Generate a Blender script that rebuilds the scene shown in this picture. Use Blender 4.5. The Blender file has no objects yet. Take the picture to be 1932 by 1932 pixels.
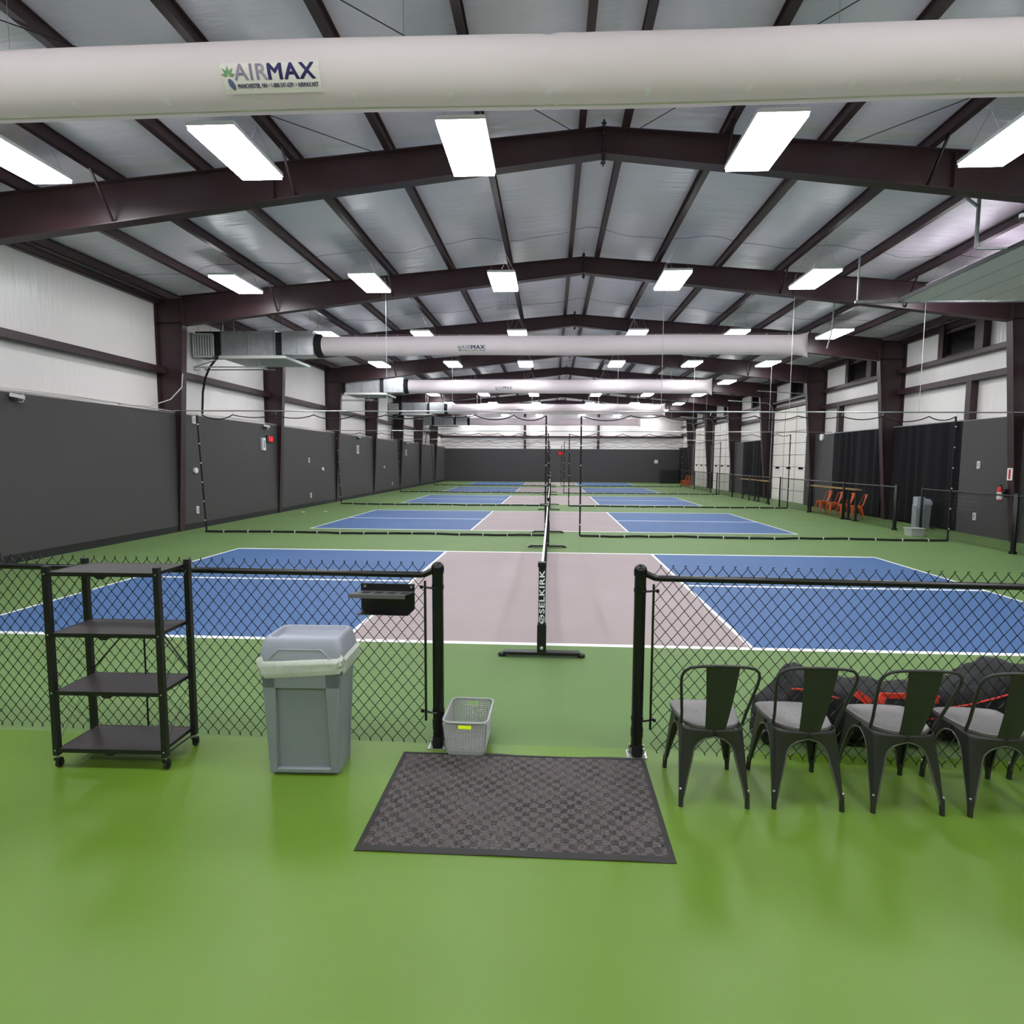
import bpy, bmesh, math, random
from mathutils import Vector, Matrix, noise
random.seed(7)
PI = math.pi
S = bpy.context.scene
COL = S.collection

# ------------------------------------------------------------------ camera
def cam_axes(yaw, pitch, roll):
    cy, sy = math.cos(yaw), math.sin(yaw); cp, sp = math.cos(pitch), math.sin(pitch)
    f = Vector((sy*cp, cy*cp, sp)); r0 = Vector((cy, -sy, 0)); u0 = r0.cross(f)
    cr, sr = math.cos(roll), math.sin(roll)
    return cr*r0+sr*u0, -sr*r0+cr*u0, f
cr_, cu_, cf_ = cam_axes(-.0490, -.0842, .0063)
cd = bpy.data.cameras.new('camera'); cam = bpy.data.objects.new('camera', cd); COL.objects.link(cam)
M = Matrix((cr_, cu_, -cf_)).transposed().to_4x4(); M.translation = Vector((.0559, 0, 1.9311))
cam.matrix_world = M
cd.sensor_width = 36; cd.lens = 1075.0/1932*36; cd.shift_x = -21.4/1932; cd.shift_y = -6.48/1932
cd.clip_start = .05; cd.clip_end = 200
S.camera = cam

# ------------------------------------------------------------------ world and exposure
w = bpy.data.worlds.new('world'); S.world = w; w.use_nodes = True
w.node_tree.nodes['Background'].inputs[0].default_value = (.02, .022, .03, 1)
w.node_tree.nodes['Background'].inputs[1].default_value = 0.3
S.view_settings.view_transform = 'Standard'; S.view_settings.look = 'None'
S.view_settings.exposure = 0.56; S.view_settings.gamma = 1.0; S.view_settings.use_curve_mapping = False
PANEL_STRENGTH = 22.0

# ------------------------------------------------------------------ materials
def lin(c):
    return tuple(((v/255)/12.92 if v/255 <= .04045 else ((v/255+.055)/1.055)**2.4) for v in c)
MATS = {}
def mat(name, rgb, rough=.5, metal=0., spec=.5, emit=None, bump=None, var=None, coat=0., trans=0., alpha=1.):
    """bump=(scale,strength,(sx,sy,sz)); var=(scale, amount)"""
    m = bpy.data.materials.new(name); m.use_nodes = True; nt = m.node_tree; b = nt.nodes['Principled BSDF']
    c = lin(rgb)
    b.inputs['Base Color'].default_value = (*c, 1); b.inputs['Roughness'].default_value = rough
    b.inputs['Metallic'].default_value = metal; b.inputs['Specular IOR Level'].default_value = spec
    b.inputs['Coat Weight'].default_value = coat; b.inputs['Coat Roughness'].default_value = .12
    b.inputs['Transmission Weight'].default_value = trans; b.inputs['Alpha'].default_value = alpha
    if emit: b.inputs['Emission Color'].default_value = (*lin(emit[0]), 1); b.inputs['Emission Strength'].default_value = emit[1]
    if bump or var:
        tc = nt.nodes.new('ShaderNodeTexCoord')
    if var:
        n = nt.nodes.new('ShaderNodeTexNoise'); n.inputs['Scale'].default_value = var[0]; n.inputs['Detail'].default_value = 4
        nt.links.new(tc.outputs['Object'], n.inputs['Vector'])
        mx = nt.nodes.new('ShaderNodeMix'); mx.data_type = 'RGBA'
        mx.inputs[6].default_value = (*[v*(1-var[1]) for v in c], 1); mx.inputs[7].default_value = (*[min(1, v*(1+var[1])) for v in c], 1)
        mr = nt.nodes.new('ShaderNodeMapRange'); mr.inputs[1].default_value = .3; mr.inputs[2].default_value = .7
        nt.links.new(n.outputs['Fac'], mr.inputs[0]); nt.links.new(mr.outputs[0], mx.inputs[0])
        nt.links.new(mx.outputs[2], b.inputs['Base Color'])
    if bump:
        mp = nt.nodes.new('ShaderNodeMapping'); mp.inputs['Scale'].default_value = bump[2] if len(bump) > 2 else (1, 1, 1)
        n2 = nt.nodes.new('ShaderNodeTexNoise'); n2.inputs['Scale'].default_value = bump[0]; n2.inputs['Detail'].default_value = 3
        bp = nt.nodes.new('ShaderNodeBump'); bp.inputs['Strength'].default_value = bump[1]; bp.inputs['Distance'].default_value = bump[3] if len(bump) > 3 else .01
        nt.links.new(tc.outputs['Object'], mp.inputs[0]); nt.links.new(mp.outputs[0], n2.inputs['Vector'])
        nt.links.new(n2.outputs['Fac'], bp.inputs['Height']); nt.links.new(bp.outputs[0], b.inputs['Normal'])
    MATS[name] = m
    return m
mat('epoxy', (100, 133, 40), .40, var=(1.1, .05), bump=(2.2, .12, (1, 1, 1), .02))
mat('court_green', (104, 132, 77), .62, spec=.35, var=(.8, .05), bump=(240, .25, (1, 1, 1), .002))
mat('court_blue', (70, 104, 153), .6, spec=.35, var=(.8, .05), bump=(240, .25, (1, 1, 1), .002))
mat('court_grey', (167, 151, 152), .6, spec=.35, var=(.7, .035), bump=(240, .25, (1, 1, 1), .002))
mat('line_white', (245, 246, 246), .6)
mat('dark_wall', (74, 71, 72), .62, spec=.35, bump=(150, .2, (1, 1, 1), .002))
mat('dark_base', (28, 28, 30), .5)
mat('liner_wall', (238, 232, 229), .3, spec=.55, var=(.6, .03), bump=(9, .5, (1, 1, .1), .02))
mat('liner_ceiling', (236, 227, 238), .3, spec=.6, var=(.5, .05), bump=(7, .75, (.13, 1, 1), .03))
mat('steel', (59, 39, 43), .42, spec=.5, var=(2, .12))
mat('steel_bolt', (30, 26, 30), .4)
mat('galv', (196, 198, 202), .34, metal=.45, var=(6, .12))
mat('galv_dull', (160, 163, 166), .42, metal=.4, var=(8, .15))
mat('silver', (205, 205, 208), .3, metal=.9)
mat('duct_fabric', (250, 240, 243), .75, spec=.2, bump=(7, .25, (.6, 1, 1), .02))
mat('duct_dot', (255, 255, 255), .6)
mat('duct_hem', (205, 208, 190), .7)
mat('duct_label', (238, 230, 228), .5)
mat('logo_grey', (176, 164, 190), .5)
mat('logo_navy', (52, 46, 110), .5)
mat('logo_green', (112, 160, 112), .5)
mat('logo_blue', (100, 104, 150), .5)
mat('panel_light', (255, 255, 255), .4, emit=((250, 252, 255), PANEL_STRENGTH))
mat('lamp_frame', (235, 236, 240), .4)
mat('black_metal', (22, 22, 24), .38, spec=.5)
mat('black_vinyl', (16, 17, 18), .24, spec=.5)
mat('black_rope', (20, 20, 21), .8)
mat('net_black', (18, 18, 19), .8)
mat('black_shelf', (58, 52, 54), .42, spec=.5, bump=(90, .3, (1, 1, 1), .002))
mat('caster', (20, 20, 22), .5)
mat('bin_grey', (138, 145, 150), .42, spec=.5, bump=(120, .15, (1, 1, 1), .002))
mat('bin_lid', (166, 170, 184), .4, spec=.5)
mat('basket', (172, 175, 172), .45)
mat('hi_yellow', (235, 255, 20), .5, emit=((225, 255, 10), .25))
mat('mat_rubber', (52, 50, 50), .7)
mat('gunmetal', (56, 57, 55), .4, metal=.35, spec=.5)
mat('gun_seat', (128, 124, 124), .42, metal=.45, var=(9, .08))  # taupe seat metal, its paleness partly reflected light put into the colour
mat('orange', (235, 108, 38), .4, metal=.1)
mat('wood', (205, 165, 110), .5, var=(9, .15))
mat('curtain', (20, 19, 23), .85, spec=.2)
mat('bag_black', (24, 24, 27), .75, bump=(40, .5, (1, 1, 1), .01))
mat('bag_red', (235, 62, 48), .5)
mat('white_plastic', (232, 232, 230), .4)
mat('white_door', (242, 234, 228), .4, var=(.8, .02))
mat('seam_dark', (60, 60, 66), .6)
mat('glass_night', (12, 13, 16), .12, spec=.6)
mat('cable_white', (205, 200, 196), .5)
mat('red', (200, 30, 26), .4)
mat('led_red', (255, 20, 20), .4, emit=((255, 20, 20), 3.0))
mat('led_off', (40, 12, 14), .4)
mat('sign_white', (230, 228, 228), .5)
mat('foil', (175, 178, 182), .3, metal=.85, bump=(25, .9, (1, 1, 1), .03))
mat('liner_bag', (226, 230, 222), .3, spec=.5, alpha=.8, bump=(18, .6, (1, 1, .4), .02))
mat('ledge', (150, 146, 144), .6)
mat('green_panel', (238, 230, 236), .5)
mat('rack_sheen', (110, 108, 110), .4, metal=.3)  # rack shelf metal, base colour lightened for the light it reflects
mat('pan_grey', (170, 170, 168), .5)
mat('strap', (120, 120, 124), .6)
mat('gun_rim', (104, 104, 98), .35, metal=.3)
mat('clearcap', (205, 205, 205), .3, metal=.4)

# striped door mat material
def make_mat_material():
    m = bpy.data.materials.new('doormat'); m.use_nodes = True; nt = m.node_tree; N = nt.nodes; L = nt.links; b = N['Principled BSDF']
    tc = N.new('ShaderNodeTexCoord')
    def node(t, **k):
        n = N.new(t)
        for q, v in k.items(): n.inputs[q].default_value = v
        return n
    def mth(op, x, y, z=None):
        n = N.new('ShaderNodeMath'); n.operation = op
        for i, v in enumerate((x, y, z)):
            if v is None: continue
            if isinstance(v, (int, float)): n.inputs[i].default_value = v
            else: L.new(v, n.inputs[i])
        return n.outputs[0]
    wob = node('ShaderNodeTexNoise', Scale=30, Detail=2); L.new(tc.outputs['Object'], wob.inputs['Vector'])
    dis = N.new('ShaderNodeVectorMath'); dis.operation = 'MULTIPLY_ADD'; dis.inputs[1].default_value = (.03, .018, 0)
    L.new(wob.outputs['Color'], dis.inputs[0]); L.new(tc.outputs['Object'], dis.inputs[2])
    ck = node('ShaderNodeTexChecker', Scale=24); L.new(dis.outputs[0], ck.inputs['Vector'])
    wv = node('ShaderNodeTexWave', Scale=24, Distortion=2.2); wv.inputs['Detail Scale'].default_value = 9; wv.bands_direction = 'Y'; L.new(tc.outputs['Object'], wv.inputs['Vector'])
    mpn = N.new('ShaderNodeMapping'); mpn.inputs['Scale'].default_value = (60, 190, 1); L.new(tc.outputs['Object'], mpn.inputs[0])
    ns = node('ShaderNodeTexNoise', Scale=1.0, Detail=4); L.new(mpn.outputs[0], ns.inputs['Vector'])
    big = node('ShaderNodeTexNoise', Scale=5.0, Detail=3); L.new(tc.outputs['Object'], big.inputs['Vector'])
    cell = mth('MULTIPLY', ck.outputs['Fac'], mth('MULTIPLY_ADD', wv.outputs['Fac'], .9, .1))
    amt = mth('MULTIPLY_ADD', big.outputs['Fac'], -.75, .16)
    hgt = mth('MULTIPLY_ADD', cell, amt, ns.outputs['Fac'])
    rp = N.new('ShaderNodeValToRGB'); rp.color_ramp.elements[0].position = .22; rp.color_ramp.elements[0].color = (*lin((30, 28, 29)), 1)
    rp.color_ramp.elements[1].position = .72; rp.color_ramp.elements[1].color = (*lin((124, 116, 116)), 1)
    L.new(hgt, rp.inputs[0]); L.new(rp.outputs[0], b.inputs['Base Color'])
    bp = N.new('ShaderNodeBump'); bp.inputs['Strength'].default_value = .7; bp.inputs['Distance'].default_value = .006
    L.new(hgt, bp.inputs['Height']); L.new(bp.outputs[0], b.inputs['Normal'])
    b.inputs['Roughness'].default_value = .9; b.inputs['Specular IOR Level'].default_value = .2
    MATS['doormat'] = m
make_mat_material()
def translucent(name, f):
    m = MATS[name]; nt = m.node_tree; b = nt.nodes['Principled BSDF']; t = nt.nodes.new('ShaderNodeBsdfTranslucent'); t.inputs[0].default_value = b.inputs['Base Color'].default_value
    mx = nt.nodes.new('ShaderNodeMixShader'); mx.inputs[0].default_value = f; o = nt.nodes['Material Output']
    nt.links.new(b.outputs[0], mx.inputs[1]); nt.links.new(t.outputs[0], mx.inputs[2]); nt.links.new(mx.outputs[0], o.inputs[0])
translucent('duct_fabric', .32); translucent('duct_dot', .5)
# epoxy scuffs
def scuff_epoxy():
    m = MATS['epoxy']; nt = m.node_tree; N = nt.nodes; L = nt.links; b = N['Principled BSDF']
    tc = N.new('ShaderNodeTexCoord'); mp = N.new('ShaderNodeMapping'); mp.inputs['Scale'].default_value = (3.0, 1.1, 1); mp.inputs['Rotation'].default_value = (0, 0, .25)
    n = N.new('ShaderNodeTexNoise'); n.inputs['Scale'].default_value = 3.1; n.inputs['Detail'].default_value = 9; n.inputs['Roughness'].default_value = .75
    rp = N.new('ShaderNodeMapRange'); rp.inputs[1].default_value = .67; rp.inputs[2].default_value = .8
    L.new(tc.outputs['Object'], mp.inputs[0]); L.new(mp.outputs[0], n.inputs['Vector']); L.new(n.outputs['Fac'], rp.inputs[0])
    old = b.inputs['Base Color'].links[0].from_socket
    mx = N.new('ShaderNodeMix'); mx.data_type = 'RGBA'; mx.inputs[7].default_value = (*lin((150, 180, 110)), 1)
    sc = N.new('ShaderNodeMath'); sc.operation = 'MULTIPLY'; sc.inputs[1].default_value = .5
    L.new(rp.outputs[0], sc.inputs[0]); L.new(sc.outputs[0], mx.inputs[0]); L.new(old, mx.inputs[6]); L.new(mx.outputs[2], b.inputs['Base Color'])
scuff_epoxy()

# ------------------------------------------------------------------ mesh builder
class MB:
    def __init__(s): s.v = []; s.f = []; s.m = []; s.mats = []; s.c = []
    def cut(s): s.c.append((len(s.v), len(s.f)))
    def build_each(s, name, parent=None, **k):
        s.cut(); v0 = f0 = 0; out = []
        for v1, f1 in s.c:
            if f1 > f0:
                q = MB(); q.v = s.v[v0:v1]; q.f = [tuple(i-v0 for i in f) for f in s.f[f0:f1]]; q.m = s.m[f0:f1]; q.mats = s.mats
                out.append(q.build(name, parent=parent, **k))
            v0, f0 = v1, f1
        return out
    def mi(s, name):
        if name not in s.mats: s.mats.append(name)
        return s.mats.index(name)
    def add(s, vs, fs, m):
        o = len(s.v); s.v += [tuple(v) for v in vs]; k = s.mi(m)
        for f in fs: s.f.append(tuple(i+o for i in f)); s.m.append(k)
    def box(s, x0, x1, y0, y1, z0, z1, m):
        s.add([(x, y, z) for z in (z0, z1) for y in (y0, y1) for x in (x0, x1)],
              [(0, 2, 3, 1), (4, 5, 7, 6), (0, 1, 5, 4), (2, 6, 7, 3), (0, 4, 6, 2), (1, 3, 7, 5)], m)
    def bar(s, a, b, w, h, m, up=(0, 0, 1)):
        a = Vector(a); b = Vector(b); d = (b-a).normalized(); u = Vector(up)
        if abs(d.dot(u)) > .99: u = Vector((0, 1, 0))
        r = d.cross(u).normalized()*w/2; u2 = r.cross(d).normalized()*h/2
        vs = [p+i*r+j*u2 for p in (a, b) for i, j in ((-1, -1), (1, -1), (1, 1), (-1, 1))]
        s.add(vs, [(3, 2, 1, 0), (4, 5, 6, 7), (0, 1, 5, 4), (1, 2, 6, 5), (2, 3, 7, 6), (3, 0, 4, 7)], m)
    def tube(s, pts, r, m, n=8, cap=True, closed=False):
        P = [Vector(p) for p in pts]; k = len(P); vs = []; ref = None
        for i, p in enumerate(P):
            if closed: d = (P[(i+1) % k]-P[i-1]).normalized()
            else: d = (P[min(i+1, k-1)]-P[max(i-1, 0)]).normalized()
            if ref is None: ref = Vector((0, 0, 1)) if abs(d.z) < .9 else Vector((0, 1, 0))
            a = d.cross(ref)
            if a.length < 1e-5: a = d.cross(Vector((1, 0, 0)))
            a.normalize(); b = a.cross(d).normalized(); ref = b
            rr = r[i] if isinstance(r, (list, tuple)) else r
            vs += [p+rr*(math.cos(2*PI*j/n)*a+math.sin(2*PI*j/n)*b) for j in range(n)]
        fs = [(i*n+j, i*n+(j+1) % n, (i+1)*n+(j+1) % n, (i+1)*n+j) for i in range(k-1) for j in range(n)]
        if closed: fs += [((k-1)*n+j, (k-1)*n+(j+1) % n, (j+1) % n, j) for j in range(n)]
        elif cap: fs += [tuple(range(n-1, -1, -1)), tuple((k-1)*n+j for j in range(n))]
        s.add(vs, fs, m)
    def prism(s, poly, axis, a, b, m):
        """poly 2D outline; axis 'x','y','z' extruded from a to b"""
        n = len(poly)
        def P(q, t): return {'x': (t, q[0], q[1]), 'y': (q[0], t, q[1]), 'z': (q[0], q[1], t)}[axis]
        vs = [P(q, a) for q in poly]+[P(q, b) for q in poly]
        fs = [tuple(range(n)), tuple(range(2*n-1, n-1, -1))]+[(i, i+n, (i+1) % n+n, (i+1) % n) for i in range(n)]
        s.add(vs, fs, m)
    def loft(s, rings, m, cap=True, closed=True):
        n = len(rings[0]); vs = [p for r in rings for p in r]; q = n if closed else n-1
        fs = [(i*n+j, i*n+(j+1) % n, (i+1)*n+(j+1) % n, (i+1)*n+j) for i in range(len(rings)-1) for j in range(q)]
        if cap: fs += [tuple(range(n-1, -1, -1)), tuple((len(rings)-1)*n+j for j in range(n))]
        s.add(vs, fs, m)
    def lathe(s, prof, c, m, n=16, axis='z'):
        rings = []
        for r, z in prof:
            ring = []
            for j in range(n):
                a = 2*PI*j/n; x, y = r*math.cos(a), r*math.sin(a)
                ring.append({'z': (c[0]+x, c[1]+y, c[2]+z), 'x': (c[0]+z, c[1]+x, c[2]+y), 'y': (c[0]+x, c[1]+z, c[2]+y)}[axis])
            rings.append(ring)
        s.loft(rings, m)
    def build(s, name, parent=None, smooth=None, bevel=0, loc=None):
        me = bpy.data.meshes.new(name); me.from_pydata(s.v, [], s.f)
        for k in s.mats: me.materials.append(MATS[k])
        me.polygons.foreach_set('material_index', s.m)
        bm = bmesh.new(); bm.from_mesh(me); bmesh.ops.recalc_face_normals(bm, faces=bm.faces); bm.to_mesh(me); bm.free()
        if smooth is not None:
            me.shade_smooth(); me.set_sharp_from_angle(angle=math.radians(smooth))
        me.update()
        o = bpy.data.objects.new(name, me); COL.objects.link(o)
        if parent: o.parent = parent
        if loc: o.location = loc
        if bevel:
            b = o.modifiers.new('bevel', 'BEVEL'); b.width = bevel; b.segments = 2; b.limit_method = 'ANGLE'; b.angle_limit = math.radians(40)
        return o

def tag(o, label, cat, group=None, kind=None):
    o['label'] = label; o['category'] = cat
    if group: o['group'] = group
    if kind: o['kind'] = kind
    return o
def thing(name, label, cat, loc=(0, 0, 0), rz=0, group=None, kind=None):
    o = bpy.data.objects.new(name, None); COL.objects.link(o); o.location = loc; o.rotation_euler = (0, 0, rz); o.empty_display_size = .1
    return tag(o, label, cat, group, kind)
def dup(root, loc, rz, label, group=None):
    r = root.copy(); COL.objects.link(r); r.location = loc; r.rotation_euler = (0, 0, rz); r['label'] = label
    if group: r['group'] = group
    for ch in list(root.children):
        c = ch.copy(); COL.objects.link(c); c.parent = r
        for g in list(ch.children):
            d = g.copy(); COL.objects.link(d); d.parent = c
    return r
ORD = ['first', 'second', 'third', 'fourth', 'fifth', 'sixth', 'seventh', 'eighth', 'ninth', 'tenth', 'eleventh', 'twelfth', 'thirteenth', 'fourteenth', 'fifteenth', 'sixteenth', 'seventeenth', 'eighteenth']

def text_geo(txt, size, bold=0., shear=0., spacing=1.):
    """returns verts(2D) and faces of flat lettering made with the built-in font, origin left-baseline"""
    cu = bpy.data.curves.new('txt', 'FONT'); cu.body = txt; cu.size = size; cu.offset = bold; cu.shear = shear; cu.space_character = spacing; cu.resolution_u = 3
    ob = bpy.data.objects.new('txt', cu); COL.objects.link(ob)
    dg = bpy.context.evaluated_depsgraph_get(); dg.update()
    me = bpy.data.meshes.new_from_object(ob.evaluated_get(dg))
    vs = [(v.co.x, v.co.y) for v in me.vertices]; fs = [tuple(p.vertices) for p in me.polygons]
    bpy.data.objects.remove(ob); bpy.data.curves.remove(cu); bpy.data.meshes.remove(me)
    return vs, fs
def fit_text(txt, w, h, bold=0., **k):
    vs, fs = fit_text0(txt, w, h, **k); V = []; F = []
    for dx, dy in ((0, 0), (bold, 0), (-bold, 0), (bold*.6, bold*.5), (-bold*.6, -bold*.5), (bold*.6, -bold*.5), (-bold*.6, bold*.5)) if bold else ((0, 0),):
        o = len(V); V += [(x+dx*h, y+dy*h) for x, y in vs]; F += [tuple(i+o for i in f) for f in fs]
    return V, F
def fit_text0(txt, w, h, **k):
    vs, fs = text_geo(txt, 1, **k)
    bm = bmesh.new(); bv = [bm.verts.new((v[0], v[1], 0)) for v in vs]
    for f in fs:
        try: bm.faces.new([bv[i] for i in f])
        except ValueError: pass
    for q in range(1, 10): bmesh.ops.bisect_plane(bm, geom=bm.verts[:]+bm.edges[:]+bm.faces[:], plane_co=(0, q*.08, 0), plane_no=(0, 1, 0))
    bm.verts.index_update(); vs = [(v.co.x, v.co.y) for v in bm.verts]; fs = [tuple(v.index for v in f.verts) for f in bm.faces]; bm.free()
    x0 = min(v[0] for v in vs); x1 = max(v[0] for v in vs); y0 = min(v[1] for v in vs); y1 = max(v[1] for v in vs)
    return [((v[0]-x0)/(x1-x0)*w, (v[1]-y0)/(y1-y0)*h) for v in vs], fs

# ------------------------------------------------------------------ building dimensions
XL, XR = -10.15, 11.85          # liner faces
PL, PR = -9.75, 11.5            # dark wainscot faces
RX = .79                        # ridge
YB, YF = 52.3, -5.6             # far wall and wall behind
FR = [-1.8, 3.65, 9.1, 14.55, 20.05, 25.55, 31.05, 36.55, 42.05, 47.55]
def roofz(x): return 7.13-abs(x-RX)/12
B_, K_, W_ = 6.7056, 2.1336, 6.096
CY = [5.835+9.692*i for i in range(5)]
LW = .051

# ---- floor with the courts painted on it
def build_floor():
    xs = {XL, XR, -B_, B_, -K_, K_, -B_+LW, B_-LW, -K_-LW, K_+LW}
    ys = {YF, YB, 3.725}
    LV = .085
    for y in CY: ys |= {y, y+LV, y+W_/2-LV/2, y+W_/2+LV/2, y+W_-LV, y+W_}
    xs = sorted(xs); ys = sorted(ys); mb = MB()
    def cls(x, y):
        if y < 3.725: return 'epoxy'
        for c in CY:
            if c < y < c+W_ and abs(x) < B_:
                ax = abs(x)
                if y < c+LV or y > c+W_-LV or ax > B_-LW or K_ < ax < K_+LW: return 'line_white'
                if ax < K_: return 'court_grey'
                if abs(y-c-W_/2) < LV/2: return 'line_white'
                return 'court_blue'
        return 'court_green'
    for i in range(len(xs)-1):
        for j in range(len(ys)-1):
            mb.add([(xs[i], ys[j], 0), (xs[i+1], ys[j], 0), (xs[i+1], ys[j+1], 0), (xs[i], ys[j+1], 0)], [(0, 1, 2, 3)], cls((xs[i]+xs[i+1])/2, (ys[j]+ys[j+1])/2))
    mb.box(XL-.3, XR+.3, YF-.3, YB+.3, -.3, -.02, 'court_green')
    o = mb.build('floor'); tag(o, 'green floor painted with five blue and grey pickleball courts in a row', 'floor', kind='structure')
build_floor()

# ---- walls
mb = MB()
mb.box(XL-.1, XL, YF, YB, 0, roofz(XL), 'liner_wall')
mb.box(XL, PL, YF, YB, 0, 3.1, 'dark_wall'); mb.box(XL, PL+.004, YF, YB, 3.1, 3.115, 'ledge')
tag(mb.build('wall_left'), 'long left wall, charcoal boards below and white insulation liner above', 'wall', kind='structure')
mb = MB(); mb.box(PL, PL+.02, YF, YB, 0, .16, 'dark_base')
tag(mb.build('baseboard_left'), 'black baseboard at the foot of the charcoal left wall', 'baseboard', kind='structure')
RPAN = [(YF, 16.62), (23.9, 26.45), (34.85, 37.4), (41.75, 42.7), (47.15, YB)]
DOORS = [(26.55, 30.65), (37.5, 41.65), (42.8, 47.05)]
CURT = [(16.6, 20.0), (20.35, 23.95), (31.5, 34.9)]
mb = MB()
mb.box(XR, XR+.1, YF, YB, 0, roofz(XR), 'liner_wall')
for a, b in RPAN: mb.box(PR, XR, a, b, 0, 3.1, 'dark_wall'); mb.box(PR-.004, XR, a, b, 3.1, 3.115, 'ledge')
for a, b in CURT: mb.box(11.7, XR, a-.02, b+.02, 0, 3.1, 'dark_base')
tag(mb.build('wall_right'), 'long right wall, charcoal boards below and white insulation liner above', 'wall', kind='structure')
mb = MB()
mb.prism([(XL, 0), (XR, 0), (XR, roofz(XR)), (RX, roofz(RX)), (XL, roofz(XL))], 'y', YB, YB+.1, 'liner_wall')
mb.box(PL, PR, YB-.3, YB, 0, 2.98, 'dark_wall'); mb.box(PL, PR, YB-.31, YB, 2.98, 3.0, 'ledge')
tag(mb.build('wall_back'), 'far end wall beyond the last court, charcoal below and white above', 'wall', kind='structure')
mb = MB()
mb.prism([(XL, 0), (XR, 0), (XR, roofz(XR)), (RX, roofz(RX)), (XL, roofz(XL))], 'y', YF-.1, YF, 'liner_wall')
mb.box(PL, PR, YF, YF+.2, 0, 3.1, 'dark_wall')
tag(mb.build('wall_front'), 'end wall behind the viewpoint of the photo', 'wall', kind='structure')
# ---- ceiling liner, sagging a little between purlins
PX = [RX-.33-1.48*i for i in range(8)]+[RX+.33+1.48*i for i in range(8)]
def build_ceiling():
    ps = sorted(PX+[XL-.1, XR+.1]); mb = MB(); xs = []
    for i in range(len(ps)-1):
        a, b = ps[i], ps[i+1]
        for k in range(6): xs.append((a+(b-a)*k/6, -.03*math.sin(PI*k/6) if b-a > .8 else -.02*math.sin(PI*k/6)))
    xs.append((ps[-1], 0))
    ny = int((YB-YF)/.18); rows = []
    for j in range(ny+1):
        y = YF+(YB-YF)*j/ny
        rows.append([(x, y, roofz(x)+.005+s*(.75+.5*noise.noise(Vector((x*.25, y*.45, 3))))+.018*noise.noise(Vector((x*.55, y*2.6, 0)))) for x, s in xs])
    mb.loft(rows, 'liner_ceiling', cap=False, closed=False)
    o = mb.build('ceiling', smooth=60); tag(o, 'pale grey insulated roof liner between the dark purlins', 'ceiling', kind='structure')
    mb = MB(); mb.box(XL-.2, XR+.2, YF-.2, YB+.2, 7.35, 7.5, 'dark_base')
    mb.build('roof_deck', parent=o)
    mb = MB()
    for f in FR[2:7]:
        y0 = f+4.1; pts = []
        for k in range(150):
            x = XL+.2+(XR-XL-.4)*k/149
            pts.append((x, y0+.16*math.sin(x*2.3+f)+.06*math.sin(x*5), roofz(x)-.1))
        mb.tube(pts, .005, 'strap', n=4)
    mb.build('strap_cord', parent=o)
build_ceiling()

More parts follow.
